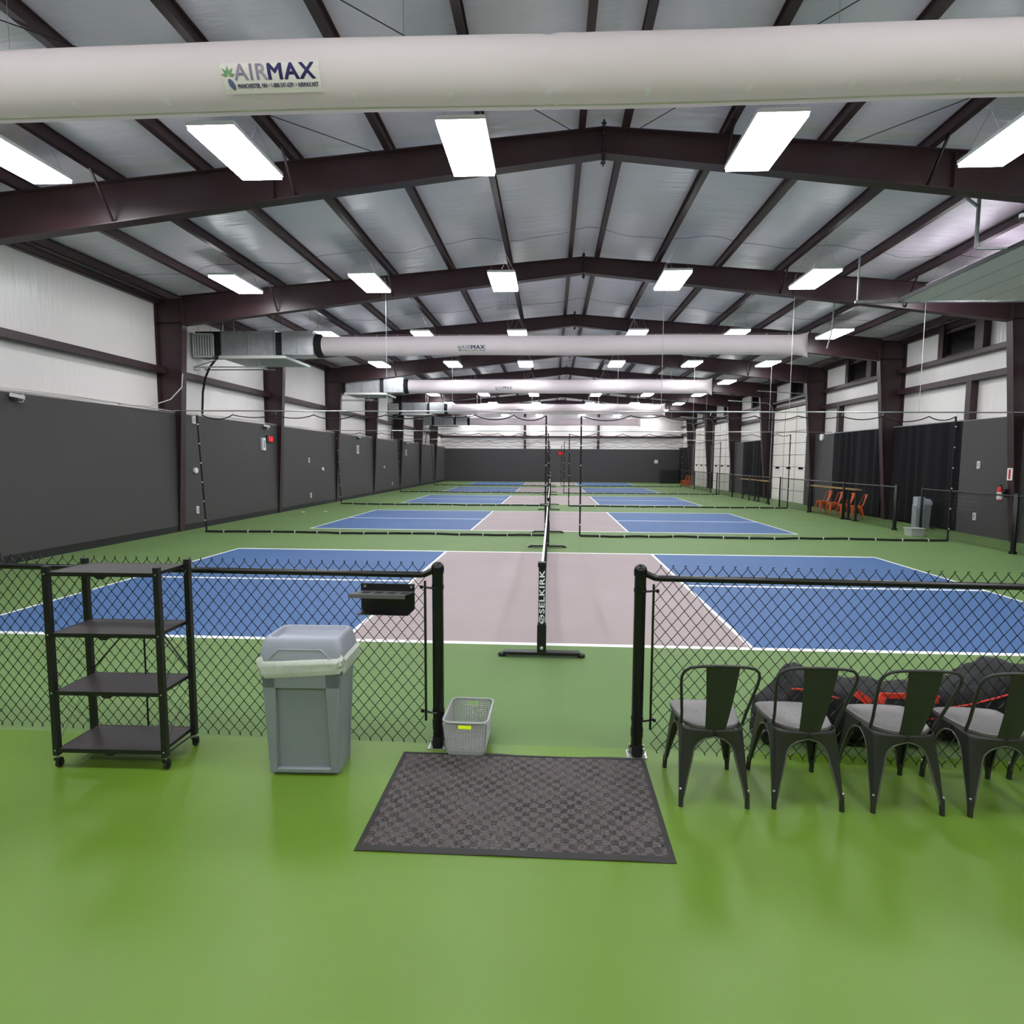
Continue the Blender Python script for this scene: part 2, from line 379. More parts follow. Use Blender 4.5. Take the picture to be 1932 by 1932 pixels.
# ---- steel: purlins, frames, girts
for i, x in enumerate(PX):
    z = roofz(x)-.2; mb = MB(); sgn = 1 if x < RX else -1
    mb.box(x-.006, x+.006, YF, YB, z, z+.19, 'steel')
    mb.box(x-.055, x+.05, YF, YB, z-.008, z+.004, 'steel'); mb.box(x-.04, x+.045, YF, YB, z+.17, z+.18, 'steel')
    mb.box(x-.045, x-.037, YF, YB, z, z+.02, 'steel'); mb.box(x+.032, x+.04, YF, YB, z, z+.02, 'steel')
    side = 'left' if i < 8 else 'right'
    lab = ('dark steel roof purlin, %s one out from the ridge on the %s slope' % (ORD[i % 8], side)) if i % 8 else 'dark steel roof purlin beside the ridge on the %s slope' % side
    tag(mb.build('purlin_beam'), lab, 'beam', 'roof purlins', 'structure')
def frame(fy, idx):
    nm = ORD[idx]
    for side in (-1, 1):
        mb = MB()
        if side < 0: xo, xb, xt = XL+.01, -9.72, -9.42
        else: xo, xb, xt = XR-.01, 11.44, 10.99
        zt = roofz(xo)-.2
        pin = [(xb, 0), (xt, 5.45), (xt+.0, zt-.3), (xo, zt), (xo, 0)]
        mb.prism([(xb, .0), (xt, 5.42), (xt, zt), (xo, zt-.02), (xo, 0)], 'y', fy-.006, fy+.006, 'steel')
        d = -side*.014
        mb.prism([(xb, 0), (xt, 5.42), (xt+d, 5.42), (xb+d, 0)], 'y', fy-.1, fy+.1, 'steel')
        mb.box(min(xo, xo-side*.012), max(xo, xo-side*.012), fy-.1, fy+.1, 0, zt, 'steel')
        mb.box(min(xb, xo), max(xb, xo), fy-.11, fy+.11, 0, .015, 'steel')
        mb.box(min(xt, xo), max(xt, xo), fy-.1, fy+.1, 5.40, 5.42, 'steel')
        o = mb.build('steel_column'); w_ = 'left' if side < 0 else 'right'
        tag(o, 'dark red-brown tapered steel column on the %s wall, %s from the near end' % (w_, nm), 'column', 'steel columns of the %s wall' % w_, 'structure')
    def top(x): return 6.915-abs(x-RX)/12
    def bot(x): return 6.53-.1175*abs(x-RX)
    xl, xr = -9.44, 11.01
    mb = MB()
    for a, b in ((xl, RX), (RX, xr)):
        mb.prism([(a, bot(a)), (b, bot(b)), (b, top(b)), (a, top(a))], 'y', fy-.006, fy+.006, 'steel')
        for fn, t in ((bot, .014), (top, -.014)):
            mb.prism([(a, fn(a)), (b, fn(b)), (b, fn(b)+t), (a, fn(a)+t)], 'y', fy-.1, fy+.1, 'steel')
    for a in (xl+.02, xr-.02, -4.3, 5.9):
        mb.box(a-.006, a+.006, fy-.1, fy+.1, bot(a), top(a), 'steel')
    mb.box(RX-.012, RX+.012, fy-.08, fy+.08, 6.42, 7.02, 'steel_bolt')
    for z in (6.46, 6.6, 6.84, 6.98):
        for yy in (-.05, .05):
            mb.lathe([(.018, -.035), (.018, .035)], (RX, fy+yy, z), 'steel_bolt', 6, 'x')
    for x in PX[1::2]+PX[9::2]:
        if x < -8 or x > 9: continue
        sx = -1 if x < RX else 1
        mb.bar((x, fy-.45, roofz(x)-.2), (x, fy-.02, bot(x)+.03), .03, .03, 'steel')
    tag(mb.build('roof_beam'), 'dark tapered steel roof frame crossing the hall, %s from the near end' % nm, 'beam', 'roof frames', 'structure')
for i, f in enumerate(FR): frame(f, i)
# girts along side walls and the back wall
def girt(x0, x1, z0, z1, y0, y1, lab):
    mb = MB(); s = 1 if x0 > 0 else -1
    xi = x0 if s > 0 else x1
    mb.box(x0, x1, y0, y1, z0, z0+.01, 'steel'); mb.box(min(xi, xi+s*.012), max(xi, xi+s*.012), y0, y1, z0, z1, 'steel'); mb.box(x0, x1, y0, y1, z1-.01, z1, 'steel')
    tag(mb.build('girt_beam'), lab, 'beam', 'wall girts', 'structure')
girt(XL, XL+.2, 4.1, 4.28, YF, YB-.3, 'dark steel girt running along the white upper left wall')
girt(XL, XL+.14, 5.86, 6.0, YF, YB, 'dark eave strut where the left wall meets the roof')
girt(XR-.2, XR, 4.2, 4.38, YF, 26.4, 'lower dark girt on the right wall, from the near end to the first white door')
girt(XR-.2, XR, 4.2, 4.38, 31.1, 37.4, 'lower dark girt on the right wall between the first two white doors')
girt(XR-.2, XR, 4.2, 4.38, 47.1, YB, 'lower dark girt on the right wall beside the far corner')
girt(XR-.2, XR, 4.9, 5.05, YF, YB, 'upper dark girt on the right wall under the small high windows')
girt(XR-.14, XR, 5.86, 6.05, YF, YB, 'dark eave strut where the right wall meets the roof')
mb = MB(); mb.box(XL, XR, YB-.2, YB, 4.0, 4.16, 'steel')
tag(mb.build('girt_beam'), 'dark girt crossing the white part of the far end wall', 'beam', 'wall girts', 'structure')
for x, lab in ((-2.4, 'left'), (4.25, 'right')):
    mb = MB(); mb.box(x-.1, x+.1, YB-.22, YB, 2.98, roofz(x), 'steel')
    tag(mb.build('steel_post_column'), 'dark steel post on the far end wall, %s of its centre' % lab, 'column', 'far wall posts', 'structure')
for y, lab in ((16.72, 'nearest the fire extinguisher'), (24.0, 'beside the round white bell')):
    mb = MB(); mb.box(XR-.2, XR, y-.1, y+.1, 3.1, 4.2, 'steel')
    tag(mb.build('steel_post_column'), 'short dark steel stub above a curtain edge, %s' % lab, 'column', 'wall stubs', 'structure')
# roof bracing rods in the near bay
mb = MB()
for a, b in (((.5, 9.0, 6.75), (-4.6, 3.7, 6.6)), ((1.1, 9.0, 6.75), (5.4, 3.7, 6.6)), ((4.0, 9.0, 6.45), (8.6, 3.7, 6.3)), ((-2.4, 9.0, 6.5), (-8, 3.7, 6.3))):
    mb.tube([a, b], .006, 'steel_bolt', n=5)
tag(mb.build('roof_bracing_beam'), 'thin crossed bracing rods under the roof in front of the nearest roof frame', 'bracing', kind='structure')

# ---- windows high on the right wall
for i, (a, b) in enumerate([(16.62, 17.9), (22.05, 23.35), (27.35, 28.65), (32.7, 34.05), (38.1, 39.4), (43.5, 44.8), (49, 50.2)]):
    e = thing('window_%d' % (i+1), 'small dark high window on the right wall, %s from the near end' % ORD[i], 'window', (XR, (a+b)/2, 4.95), kind='structure')
    h = (b-a)/2; mb = MB()
    mb.box(-.2, 0, -h-.32, -h, .1, 1.1, 'steel'); mb.box(-.2, 0, h, h+.22, .1, 1.1, 'steel'); mb.box(-.12, 0, -h, h, .8, .86, 'steel'); mb.box(-.12, 0, -h, h, .1, .15, 'steel')
    mb.build('window_frame', parent=e)
    mb = MB(); mb.box(-.07, 0, -h, h, .14, .82, 'glass_night'); mb.build('pane', parent=e)

# ---- white sectional doors on the right wall
def track(mb, x, y, ztop, xin):
    pts = [(x, y, .02), (x, y, ztop-.4)]
    for k in range(1, 9):
        a = PI/2*k/8; pts.append((x-.4+.4*math.cos(a), y, ztop-.4+.4*math.sin(a)))
    pts.append((xin, y, ztop+.12)); mb.tube(pts, .022, 'galv_dull', n=6)
for i, (a, b) in enumerate(DOORS):
    e = thing('door_%d' % (i+1), 'tall white sectional overhead door on the right wall, %s from the near end' % ORD[i], 'door', (11.66, (a+b)/2, 0), kind='structure')
    h = (b-a)/2; nz = 8; hz = 4.55/nz; mb = MB()
    for k in range(nz): mb.box(0, .06, -h, h, k*hz+.012, (k+1)*hz-.012, 'white_door')
    mb.box(.02, .05, -h, h, 0, 4.55, 'seam_dark')
    for t in (-h/3, h/3): mb.box(-.006, 0, t-.012, t+.012, 0, 4.55, 'seam_dark')
    mb.build('door_panel', parent=e)
    for t in (-2*h/3, 0, 2*h/3):
        mb = MB(); mb.box(-.012, .0, t-.28, t+.28, 2.72*.575+.0, 2.72*.575+.17, 'white_door'); mb.box(-.016, -.008, t-.25, t+.25, 2.72*.575+.03, 2.72*.575+.14, 'glass_night')
        mb.build('door_pane', parent=e)
    mb = MB(); mb.box(-.05, .19, -h-.12, -h-.01, 0, 4.7, 'steel'); mb.box(-.05, .19, h+.01, h+.12, 0, 4.7, 'steel'); mb.box(-.05, .19, -h-.12, h+.12, 4.58, 4.72, 'steel')
    mb.build('door_frame', parent=e)
    mb = MB(); track(mb, -.1, -h-.06, 5.0, -2.4); mb.cut(); track(mb, -.1, h+.06, 5.0, -2.4); mb.cut()
    mb.build_each('door_track', parent=e, smooth=50)
    mb = MB(); mb.tube([(-.12, -h, 4.95), (-.12, h, 4.95)], .03, 'galv_dull', n=8); mb.build('spring_bar', parent=e, smooth=50)
# the raised door in the near bay, seen from below
e = thing('door_4', 'pale green-grey overhead door rolled open flat under the roof at the right', 'door', (7.45, 0, 5.38), kind='structure')
mb = MB()
for k in range(7): mb.box(k*.575+.016, (k+1)*.575-.016, 9.0, 12.9, 0, .05, 'green_panel')
mb.box(0, 4.0, 9.0, 12.9, .02, .045, 'seam_dark'); mb.build('door_panel', parent=e)
mb = MB()
mb.box(-.02, .0, 9, 12.92, -.02, .06, 'seam_dark'); mb.bar((-.9, 12.95, 0), (4.2, 12.95, 0), .05, .05, 'galv_dull'); mb.bar((-.9, 8.6, 0), (4.2, 8.6, 0), .05, .05, 'galv_dull')
mb.bar((-.85, 12.95, 0), (-.85, 12.95, .95), .03, .03, 'galv_dull'); mb.bar((-.6, 8.8, 0), (-.6, 8.8, .95), .03, .03, 'galv_dull')
mb.bar((-.5, 10.0, .05), (-.5, 10.0, .98), .04, .04, 'galv_dull'); mb.bar((-.5, 10., .05), (.6, 10., .05), .05, .03, 'galv_dull'); mb.bar((-.5, 10., .7), (-.9, 10., 1.0), .04, .03, 'galv_dull')
mb.build('door_track', parent=e)

# ---- black curtains
def curtain(a, b, lab, x=11.52):
    e = thing('black_curtain', lab, 'curtain', (x, (a+b)/2, 0), group='black curtains on the right wall'); h = (b-a)/2
    mb = MB(); n = 90; top = []; bot = []
    for k in range(n+1):
        t = -h+2*h*k/n; f = .045*math.sin(k*.36+2.5*math.sin(k*.11))
        top.append((f*.5-.02, t, 3.1)); bot.append((f-.03, t, .06))
    mid = [((p[0]+q[0])/2+.02*math.sin(i*.5), p[1]+.03*math.sin(i*.2), 1.5) for i, (p, q) in enumerate(zip(top, bot))]
    back = [(p[0]+.015, p[1], p[2]) for p in top[::-1]]
    mb.loft([bot+[(p[0]+.015, p[1], p[2]) for p in bot[::-1]], mid+[(p[0]+.015, p[1], p[2]) for p in mid[::-1]], top+back], 'curtain')
    mb.build('curtain_cloth', parent=e, smooth=60)
    mb = MB(); mb.tube([(0, -h-.05, 3.12), (0, h+.05, 3.12)], .02, 'galv_dull', n=8); mb.build('curtain_rod', parent=e, smooth=50)
curtain(16.64, 19.85, 'tall black curtain nearest the fire extinguisher')
curtain(20.45, 23.88, 'tall black curtain behind the orange chairs')
curtain(31.55, 34.85, 'tall black curtain between the two nearest white doors', 11.5)
curtain(48.2, 51.6, 'tall black curtain by the far right corner', 11.42)

# ------------------------------------------------------------------ ceiling lights
LX = [-7.25, -4.12, -1.07, 2.69, 5.78, 8.85]
LY = [-3.3, 2.2]+[7.7+5.5*i for i in range(8)]+[51.1]
LZ = 5.95
def make_light():
    e = thing('ceiling_light', 'l', 'ceiling light', (0, 0, 0), group='rectangular LED panels hung under the roof')
    mb = MB(); a, b = .3, .64
    mb.box(-a, a, -b, b, .012, .05, 'lamp_frame')
    for x0, x1, y0, y1 in ((-a, -a+.012, -b, b), (a-.012, a, -b, b), (-a, a, -b, -b+.012), (-a, a, b-.012, b)): mb.box(x0, x1, y0, y1, 0, .02, 'lamp_frame')
    mb.box(-.1, .1, -.25, .25, .05, .085, 'lamp_frame')
    mb.build('frame', parent=e)
    mb = MB(); mb.box(-a+.014, a-.014, -b+.014, b-.014, -.042, .011, 'panel_light'); mb.build('diffuser', parent=e)  # lens deepened below the frame so its glowing sides brighten roof and walls
    mb = MB()
    for y in (-.5, .5):
        for s in (-1, 1): mb.tube([(s*.27, y, .05), (0, y, .62)], .003, 'silver', n=4)
        mb.cut()
    mb.build_each('hanging_wire', parent=e)
    return e
proto = make_light(); first = True
for r, y in enumerate(LY):
    for c, x in enumerate(LX):
        if r < 2: lab = 'bright LED ceiling panel above the viewpoint, %s row, %s from the left wall' % (('rear', 'front')[r], ORD[c])
        else: lab = 'bright LED ceiling panel, %s from the left wall in the %s row ahead' % (ORD[c], ORD[r-2])
        if first: proto.location = (x, y, LZ); proto['label'] = lab; first = False
        else: dup(proto, (x, y, LZ), 0, lab)

# ------------------------------------------------------------------ fabric ducts
def duct(y, z, r, x0, x1, label, logo_x, k, fish=True):
    e = thing('fabric_duct', label, 'duct', (0, y, z), group='white fabric air ducts crossing the hall')
    n = 40; rings = []; mb = MB()
    N = int((x1-x0)/.06)
    for i in range(N+1):
        x = x0+(x1-x0)*i/N; t = 0
        if fish and x > x1-.4: t = (x-(x1-.4))/.4
        ring = []
        for j in range(n):
            a = 2*PI*j/n; rr = r*(1+.012*noise.noise(Vector((x*1.1, a*1.2, y))))
            for jx in JOINTS:
                dx = abs(x-jx)
                if dx < .3: rr += .022*(1-dx/.3)*noise.noise(Vector((x*16, a*2.2, y*3)))
                if dx < .03: rr -= .008
            q = rr
            ry = q*(1-t*t*.97); rz = q*(1+.28*t*t)
            xx = x-(.07*t*t*(1-abs(math.sin(a)))if t else 0)
            ring.append((xx, ry*math.cos(a), rz*math.sin(a)-.01*math.sin((x-x0)*1.1)))
        rings.append(ring)
    mb.loft(rings, 'duct_fabric'); mb.build('sleeve', parent=e, smooth=60)
    mb = MB(); mb.tube([(x0+(x1-.5-x0)*i/60, 0, -r-.004-.01*math.sin((x1-.5-x0)*i/60*1.1)) for i in range(61)], .007, 'duct_hem', n=5)
    mb.build('seam', parent=e)
    # air holes: small round patches facing the camera side, low
    mb = MB(); ang = math.radians(-64); x = math.fmod(.78*k, .79)-.79*12
    while x < x1-.4:
        if x > x0+.15:
            zo = -.01*math.sin((x-x0)*1.1); ring = []
            for j in range(16):
                u = .028*math.cos(2*PI*j/16); v = .034*math.sin(2*PI*j/16); a = ang+v/r; R2 = r*1.016
                ring.append((x+u, -R2*math.cos(a), R2*math.sin(a)+zo))
            mb.add(ring+[(x, -r*1.02*math.cos(ang), r*1.02*math.sin(ang)+zo)], [(j, (j+1) % 16, 16) for j in range(16)], 'duct_dot')
        x += .79
    mb.build('air_hole', parent=e)['kind'] = 'stuff'
    # cable above with clips and hangers to the roof
    mb = MB(); mb.tube([(x0, 0, r+.035), (x1, 0, r+.035)], .005, 'silver', n=5)
    x = x0+.3
    while x < x1: mb.box(x-.006, x+.006, -.006, .006, r-.01, r+.04, 'white_plastic'); x += .6
    for x in (-4.6, -1.2, 2.3, 5.3):
        if x0 < x < x1: mb.tube([(x, 0, r+.03), (x, 0, roofz(x)-.05-z)], .003, 'silver', n=4)
    mb.build('hanging_cable', parent=e)
    if logo_x is not None:
        lo = None
        def wrap(pts, ox, oz, lift): 
            out = []
            for u, v in pts:
                a = (oz+v)/r; R2 = r*1.02+lift
                out.append((ox+u, -R2*math.cos(a), R2*math.sin(a)))
            return out
        mb = MB()
        def patch(u0, u1, v0, v1, m, lift):
            g = 6; pts = [(u0+(u1-u0)*i, v0+(v1-v0)*j/g) for j in range(g+1) for i in (0, 1)]
            mb.add(wrap(pts, logo_x, 0, lift), [(2*j, 2*j+1, 2*j+3, 2*j+2) for j in range(g)], m)
        a0 = -.185
        patch(0, .80, a0-.045, a0+.155, 'duct_label', .001)
        for txt, u0, wid, v0, hh, m, bold in (('AIR', .105, .27, a0+.045, .10, 'logo_grey', .05), ('MAX', .385, .375, a0+.045, .10, 'logo_navy', .06), ('MANCHESTER, NH \u2022 1-800-247-6291 \u2022 AIRMAX.NET', .115, .66, a0-.012, .032, 'logo_navy', .04)):
            vs, fs = fit_text(txt, wid, hh, bold=bold, spacing=1.12)
            mb.add(wrap([(u0+u, v0+v) for u, v in vs], logo_x, 0, .003), fs, m)
        for dx, dy, ang2, L in ((0, 0, PI/2, .07), (0, 0, PI*.72, .07), (0, 0, PI*.28, .07), (0, 0, PI*.93, .06), (0, 0, PI*.07, .06)):
            cx, cy = .055, a0+.07; c, s2 = math.cos(ang2), math.sin(ang2)
            poly = [(cx+c*t*L-s2*q, cy+s2*t*L+c*q) for t, q in ((.1, 0), (.45, -.012), (1, 0), (.45, .012))]
            mb.add(wrap(poly, logo_x, 0, .004), [(0, 1, 2, 3)], 'logo_green')
        poly = [(.068+.024*math.cos(t)+.01*math.sin(t)*-1, a0+.018+.036*math.sin(t)) for t in [2*PI*i/16 for i in range(16)]]
        mb.add(wrap(poly, logo_x, 0, .004), [tuple(range(16))], 'logo_blue')
        mb.build('logo_label', parent=e)
JOINTS = (-.0,)
duct(4.95, 5.10, .25, -6.3, 7.2, 'large white fabric air duct overhead, nearest to the viewpoint, with big logo', -2.62, 0)
duct(16.2, 5.13, .265, -6.42, 7.0, 'second white fabric air duct from the camera, with metal plenum at its left', -2.58, 1)
duct(25.9, 5.24, .3, -6.42, 7.1, 'third white fabric air duct from the camera, logo small and dark', -2.5, 2)
duct(35.6, 5.1, .3, -6.42, 6.95, 'fourth white fabric air duct from the camera', -2.5, 3)
duct(45.3, 5.0, .3, -6.42, 6.95, 'farthest white fabric air duct before the end wall', None, 4)

# ------------------------------------------------------------------ metal plenum units
def hvac(y, z, lab):
    e = thing('air_unit', lab, 'air handling unit', (0, y, z), group='galvanized air units on the left wall')
    mb = MB(); mb.box(-9.24, -7.72, -.3, .9, -.33, .36, 'galv'); mb.box(-8.5, -8.47, -.315, .3, -.3, .37, 'galv_dull')
    mb.box(-9.26, -9.2, -.32, .32, -.32, .38, 'galv_dull'); mb.box(-7.76, -7.7, -.32, .32, -.32, .38, 'galv_dull')
    mb.build('housing', parent=e, bevel=.006)
    mb = MB(); mb.box(-10.0, -9.24, -.28, .28, -.32, .36, 'dark_base'); mb.box(-10.05, -9.95, -.3, .3, -.34, .28, 'galv_dull'); mb.build('intake_box', parent=e)
    mb = MB()
    mb.box(-10.06, -9.46, -.34, -.3, -.36, -.33, 'white_plastic'); mb.box(-10.06, -9.46, -.34, -.3, .27, .3, 'white_plastic')
    for x in (-10.06, -9.49): mb.box(x, x+.03, -.34, -.3, -.36, .3, 'white_plastic')
    for k in range(1, 8): mb.box(-10.06+.6*k/8-.008, -10.06+.6*k/8+.008, -.33, -.305, -.34, .28, 'white_plastic')
    mb.box(-10.04, -9.48, -.31, -.285, -.34, .28, 'galv_dull'); mb.build('intake_grille', parent=e)
    mb = MB(); mb.box(-7.7, -7.52, -.27, .27, -.27, .33, 'dark_base'); mb.build('flexible_joint', parent=e)
    mb = MB(); mb.box(-7.52, -6.62, -.3, .3, -.3, .36, 'galv'); mb.box(-7.1, -7.085, -.307, .3, -.3, .367, 'galv_dull'); mb.build('plenum', parent=e, bevel=.006)
    mb = MB(); mb.lathe([(.29, -6.64), (.33, -6.6), (.33, -6.5), (.27, -6.44)], (0, 0, .0), 'black_rope', 20, 'x'); mb.build('collar', parent=e, smooth=40)
    mb = MB()
    mb.box(-9.3, -7.42, -.34, 1.25, -.385, -.35, 'pan_grey'); mb.box(-9.3, -7.42, -.36, -.34, -.40, -.32, 'white_plastic'); mb.box(-7.42, -7.38, -.34, 1.25, -.40, -.33, 'white_plastic')
    mb.build('drip_pan', parent=e)
    mb = MB()
    pts = [(-10.12, .1, -.1+0*k) for k in range(1)]
    rings = []
    for k in range(15):
        x = -10.14+.2*k/14; rr = .15*(1+.06*(k % 2)); rings.append([(x, .1+rr*math.cos(2*PI*j/14), .02+rr*math.sin(2*PI*j/14)) for j in range(14)])
    mb.loft(rings, 'foil'); mb.build('foil_pipe', parent=e, smooth=50)
    mb = MB()
    for x in (-9.9, -9.2, -7.75, -6.7):
        for yy in (-.28, .28): mb.tube([(x, yy, -.3), (x, yy, roofz(x)-z-.1)], .006, 'silver', n=5); mb.cut()
    mb.bar((-10.1, -.25, -.62), (-8.0, -.25, -.62), .03, .03, 'galv_dull'); mb.bar((-10.1, .25, -.62), (-8.0, .25, -.62), .03, .03, 'galv_dull')
    mb.bar((-10.1, -.25, -.62), (-9.2, -.25, -.35), .025, .025, 'galv_dull')
    for x in (-9.9, -8.2): mb.bar((x, -.25, -.62), (x, .25, -.62), .03, .03, 'galv_dull')
    mb.bar((-8.2, -.25, -.62), (-8.2, -.25, -.32), .02, .02, 'galv_dull')
    mb.build_each('hanger_rod', parent=e)
    mb = MB(); mb.tube([(-9.5, -.1, -.34), (-9.72, -.12, -.6), (-9.86, -.12, -.9), (-9.95, -.12, -1.3), (-10.0, -.12, 3.14-z)], .03, 'black_vinyl', n=8)
    mb.build('drain_hose', parent=e, smooth=60)
hvac(16.2, 5.13, 'large galvanized air unit on the left wall feeding the second white duct')
hvac(25.9, 5.24, 'galvanized air unit feeding the third white duct')
hvac(35.6, 5.1, 'galvanized air unit feeding the fourth white duct')
hvac(45.3, 5.0, 'small distant galvanized air unit feeding the farthest white duct')

# ------------------------------------------------------------------ court nets
def make_net():
    e = thing('pickleball_net', 'n', 'net', (0, 0, 0), group='portable court nets in line')
    for yy, sg in ((-.335, -1), (W_+.67, 1)):
        mb = MB(); mb.box(-.034, .034, yy-.034, yy+.034, .05, .93, 'black_metal'); mb.box(-.042, .036, yy-.042, yy+.042, .9, .945, 'black_metal')
        mb.box(-.045, .045, yy-.045, yy+.045, .04, .33, 'black_metal')
        post = mb.build('net_post', parent=e, bevel=.004)
        mb = MB(); mb.lathe([(.017, -.006), (.012, -.01)], (0, yy-.042, .1), 'clearcap', 12, 'y'); mb.build('push_button', parent=post)
        mb = MB(); mb.bar((-.38, yy, .038), (.38, yy, .038), .085, .034, 'black_metal')
        for s in (-1, 1): mb.lathe([(.038, 0), (.042, .012), (.034, .03)], (s*.39, yy, .004), 'caster', 14)
        mb.build('base_bar', parent=e, bevel=.01)
    mb = MB(); L = W_+.33+.65; y0 = -.3; r = .0011
    y = y0
    while y < y0+L: mb.tube([(0, y, .06), (0, y, .86)], r, 'net_black', n=3, cap=False); y += .045
    z = .06
    while z < .87: mb.tube([(0, y0, z), (0, y0+L, z)], r, 'net_black', n=3, cap=False); z += .045
    mb.build('netting', parent=e)
    mb = MB(); n = 30
    pts = [(y0+L*i/n, .905-.045*math.sin(PI*i/n)) for i in range(n+1)]
    mb.loft([[(-.011, y, z-.03), (.011, y, z-.03), (.011, y, z+.022), (-.011, y, z+.022)] for y, z in pts], 'line_white'); mb.build('top_tape', parent=e)
    mb = MB(); mb.tube([(0, y0, .05), (0, y0+L, .05)], .008, 'net_black', n=5); mb.tube([(0, W_/2+.1, .045), (0, W_/2+.1, .86)], .012, 'black_metal', n=6); mb.build('bottom_cord', parent=e)
    # lettering running up the near post
    mb = MB()
    vs, fs = fit_text('SELKIRK', .42, .05, bold=.06, spacing=1.1)
    mb.add([(-.001-v+.026, -.335-.0352, .445+u) for u, v in vs], fs, 'line_white')
    ov = [(.0+.027*math.cos(t), -.335-.0352, .385+.046*math.sin(t)) for t in [2*PI*i/20 for i in range(20)]]
    mb.add(ov, [tuple(range(20))], 'line_white')
    vs, fs = fit_text('S', .06, .034, bold=.05); mb.add([(.017-v, -.335-.0358, .355+u) for u, v in vs], fs, 'black_metal')
    mb.build('post_lettering', parent=e)
    return e
np_ = make_net(); NL = ['portable court net on the nearest court, its end post facing the gate opening', 'portable court net on the second court from the gate', 'portable court net on the third court from the gate', 'portable court net on the fourth court from the gate', 'portable court net on the farthest court']
np_.location = (-.025, CY[0], 0); np_['label'] = NL[0]
for i in range(1, 5): dup(np_, (-.025, CY[i], 0), 0, NL[i])

# ------------------------------------------------------------------ divider nets
def divider(x0, x1, y, side, idx, seed):
    w_ = 'left' if side < 0 else 'right'
    e = thing('divider_net', 'black divider net across the %s half, %s from the near end' % (w_, ORD[idx]), 'net', (0, y, 0), group='hanging divider nets between the courts')
    rnd = random.Random(seed); top = 3.02; mb = MB(); r = .0007; H = 3.0
    n = int((x1-x0)/.05)
    for i in range(n+1):
        t = i/n; xt = x0+(x1-x0)*t; yo = .06*math.sin(xt*1.7+seed)
        mb.tube([(xt+( -.0), yo, .05), (xt, yo*.4, 1.5), (xt, 0, top-.04+.03*math.sin(xt*6.6))], r, 'net_black', n=3, cap=False)
    z = .07
    while z < 3.0:
        f = 1-z/3
        mb.tube([(x0+(x1-x0)*i/24, f*.06*math.sin((x0+(x1-x0)*i/24)*1.7+seed), z) for i in range(25)], r, 'net_black', n=3, cap=False); z += .05
    mb.build('netting', parent=e)
    m = int((x1-x0)*16)
    mb = MB(); mb.tube([(x0+(x1-x0)*i/m, .06*math.sin((x0+(x1-x0)*i/m)*1.7+seed)+.02*noise.noise(Vector((i*.2, seed, 0))), .03+.012*noise.noise(Vector((i*.11, seed, 5)))) for i in range(m+1)], .027, 'black_rope', n=7)
    x = x0+.5
    while x < x1: mb.box(x-.01, x+.01, .06*math.sin(x*1.7+seed)-.035, .06*math.sin(x*1.7+seed)+.03, .0, .062, 'white_plastic'); x += .62
    mb.build('bottom_rope', parent=e, smooth=60)
    # wavy top rope hung from the cable
    mb = MB(); hooks = []; x = x0; pts = [(x0, 0, top+.03)]
    while x < x1-.2:
        wd = rnd.uniform(.75, 1.25); dp = rnd.uniform(.05, .13)
        if x+wd > x1-.3: wd = x1-x
        for k in range(1, 9):
            t = k/8; pts.append((x+wd*t, 0, top+.04-dp*math.sin(PI*t)**.8 if t < 1 else top+.04))
        x += wd; hooks.append(x)
    mb.tube(pts, .014, 'black_rope', n=6); mb.build('top_rope', parent=e, smooth=60)
    mb = MB()
    for h in hooks: mb.tube([(h, 0, top+.04), (h+.03, 0, 3.142)], .004, 'silver', n=4)
    mb.build('hook', parent=e)['kind'] = 'stuff'
    mb = MB()
    for xa, sl in ((x0, -.22*side if side < 0 else 0), (x1, 0)):
        dx = -.12 if (side < 0 and xa == x0) else 0
        mb.tube([(xa, 0, .03), (xa+dx*.45, 0, 1.2), (xa+dx, 0, 2.6), (xa+dx*1.1, 0, 3.05)], .022, 'black_rope', n=7)
        for k in range(6): zz = .3+k*.5; mb.box(xa+dx*zz/3-.012, xa+dx*zz/3+.012, -.03, 0, zz, zz+.03, 'white_plastic')
        mb.cut()
    mb.build_each('side_rope', parent=e, smooth=60)
for i, y in enumerate([14.475, 24.1, 33.8, 43.5]):
    divider(-9.0, -.09, y, -1, i, i*3+1); divider(.79, 9.85, y, 1, i, i*3+2)
    e = thing('net_cable', 'taut silver cable carrying the divider nets, %s from the near end' % ORD[i], 'cable', (0, y, 3.16), group='net cables')
    mb = MB(); mb.tube([(PL, 0, 0), (PR, 0, 0)], .015, 'silver', n=8); mb.build('cable', parent=e, smooth=60)
    for x in (-4.14, 2.76, 5.88, 8.97):
        mb = MB(); mb.tube([(x, 0, 0), (x, 0, roofz(x)-.25-3.16)], .006, 'silver', n=5); mb.build('hanger', parent=e)

# ------------------------------------------------------------------ chain link fences
def chain(mb, L, H, pitch, z0, wr, nseg=1, axis='x', sides=4, overlap=.0):
    """woven zig-zag wires in the plane along x (or y), starting at 0"""
    n = int(L/pitch); cell = .088; rows = int((H-z0)/(cell/1)); hh = (H-z0)/rows
    for i in range(n+1):
        for ph in (0,):
            pts = []
            x0 = i*pitch
            for k in range(rows*2+1):
                z = z0+hh*k/2; s = 1 if k % 2 else -1
                x = x0+s*pitch/4*2*.54; yo = .006*s
                if nseg > 1 and 0 < k < rows*2:
                    pts += [(x-s*.006, yo*.2, z-.007), (x, yo, z), (x-s*.006, -yo*.2+0, z+.007)]
                else: pts.append((x, yo, z))
            if axis == 'y': pts = [(p[1], p[0], p[2]) for p in pts]
            mb.tube(pts, wr, 'black_vinyl', n=sides, cap=False)
        if nseg > 1:   # knuckle twist at top and bottom
            for zz, s in ((z0, -1),):
                pass
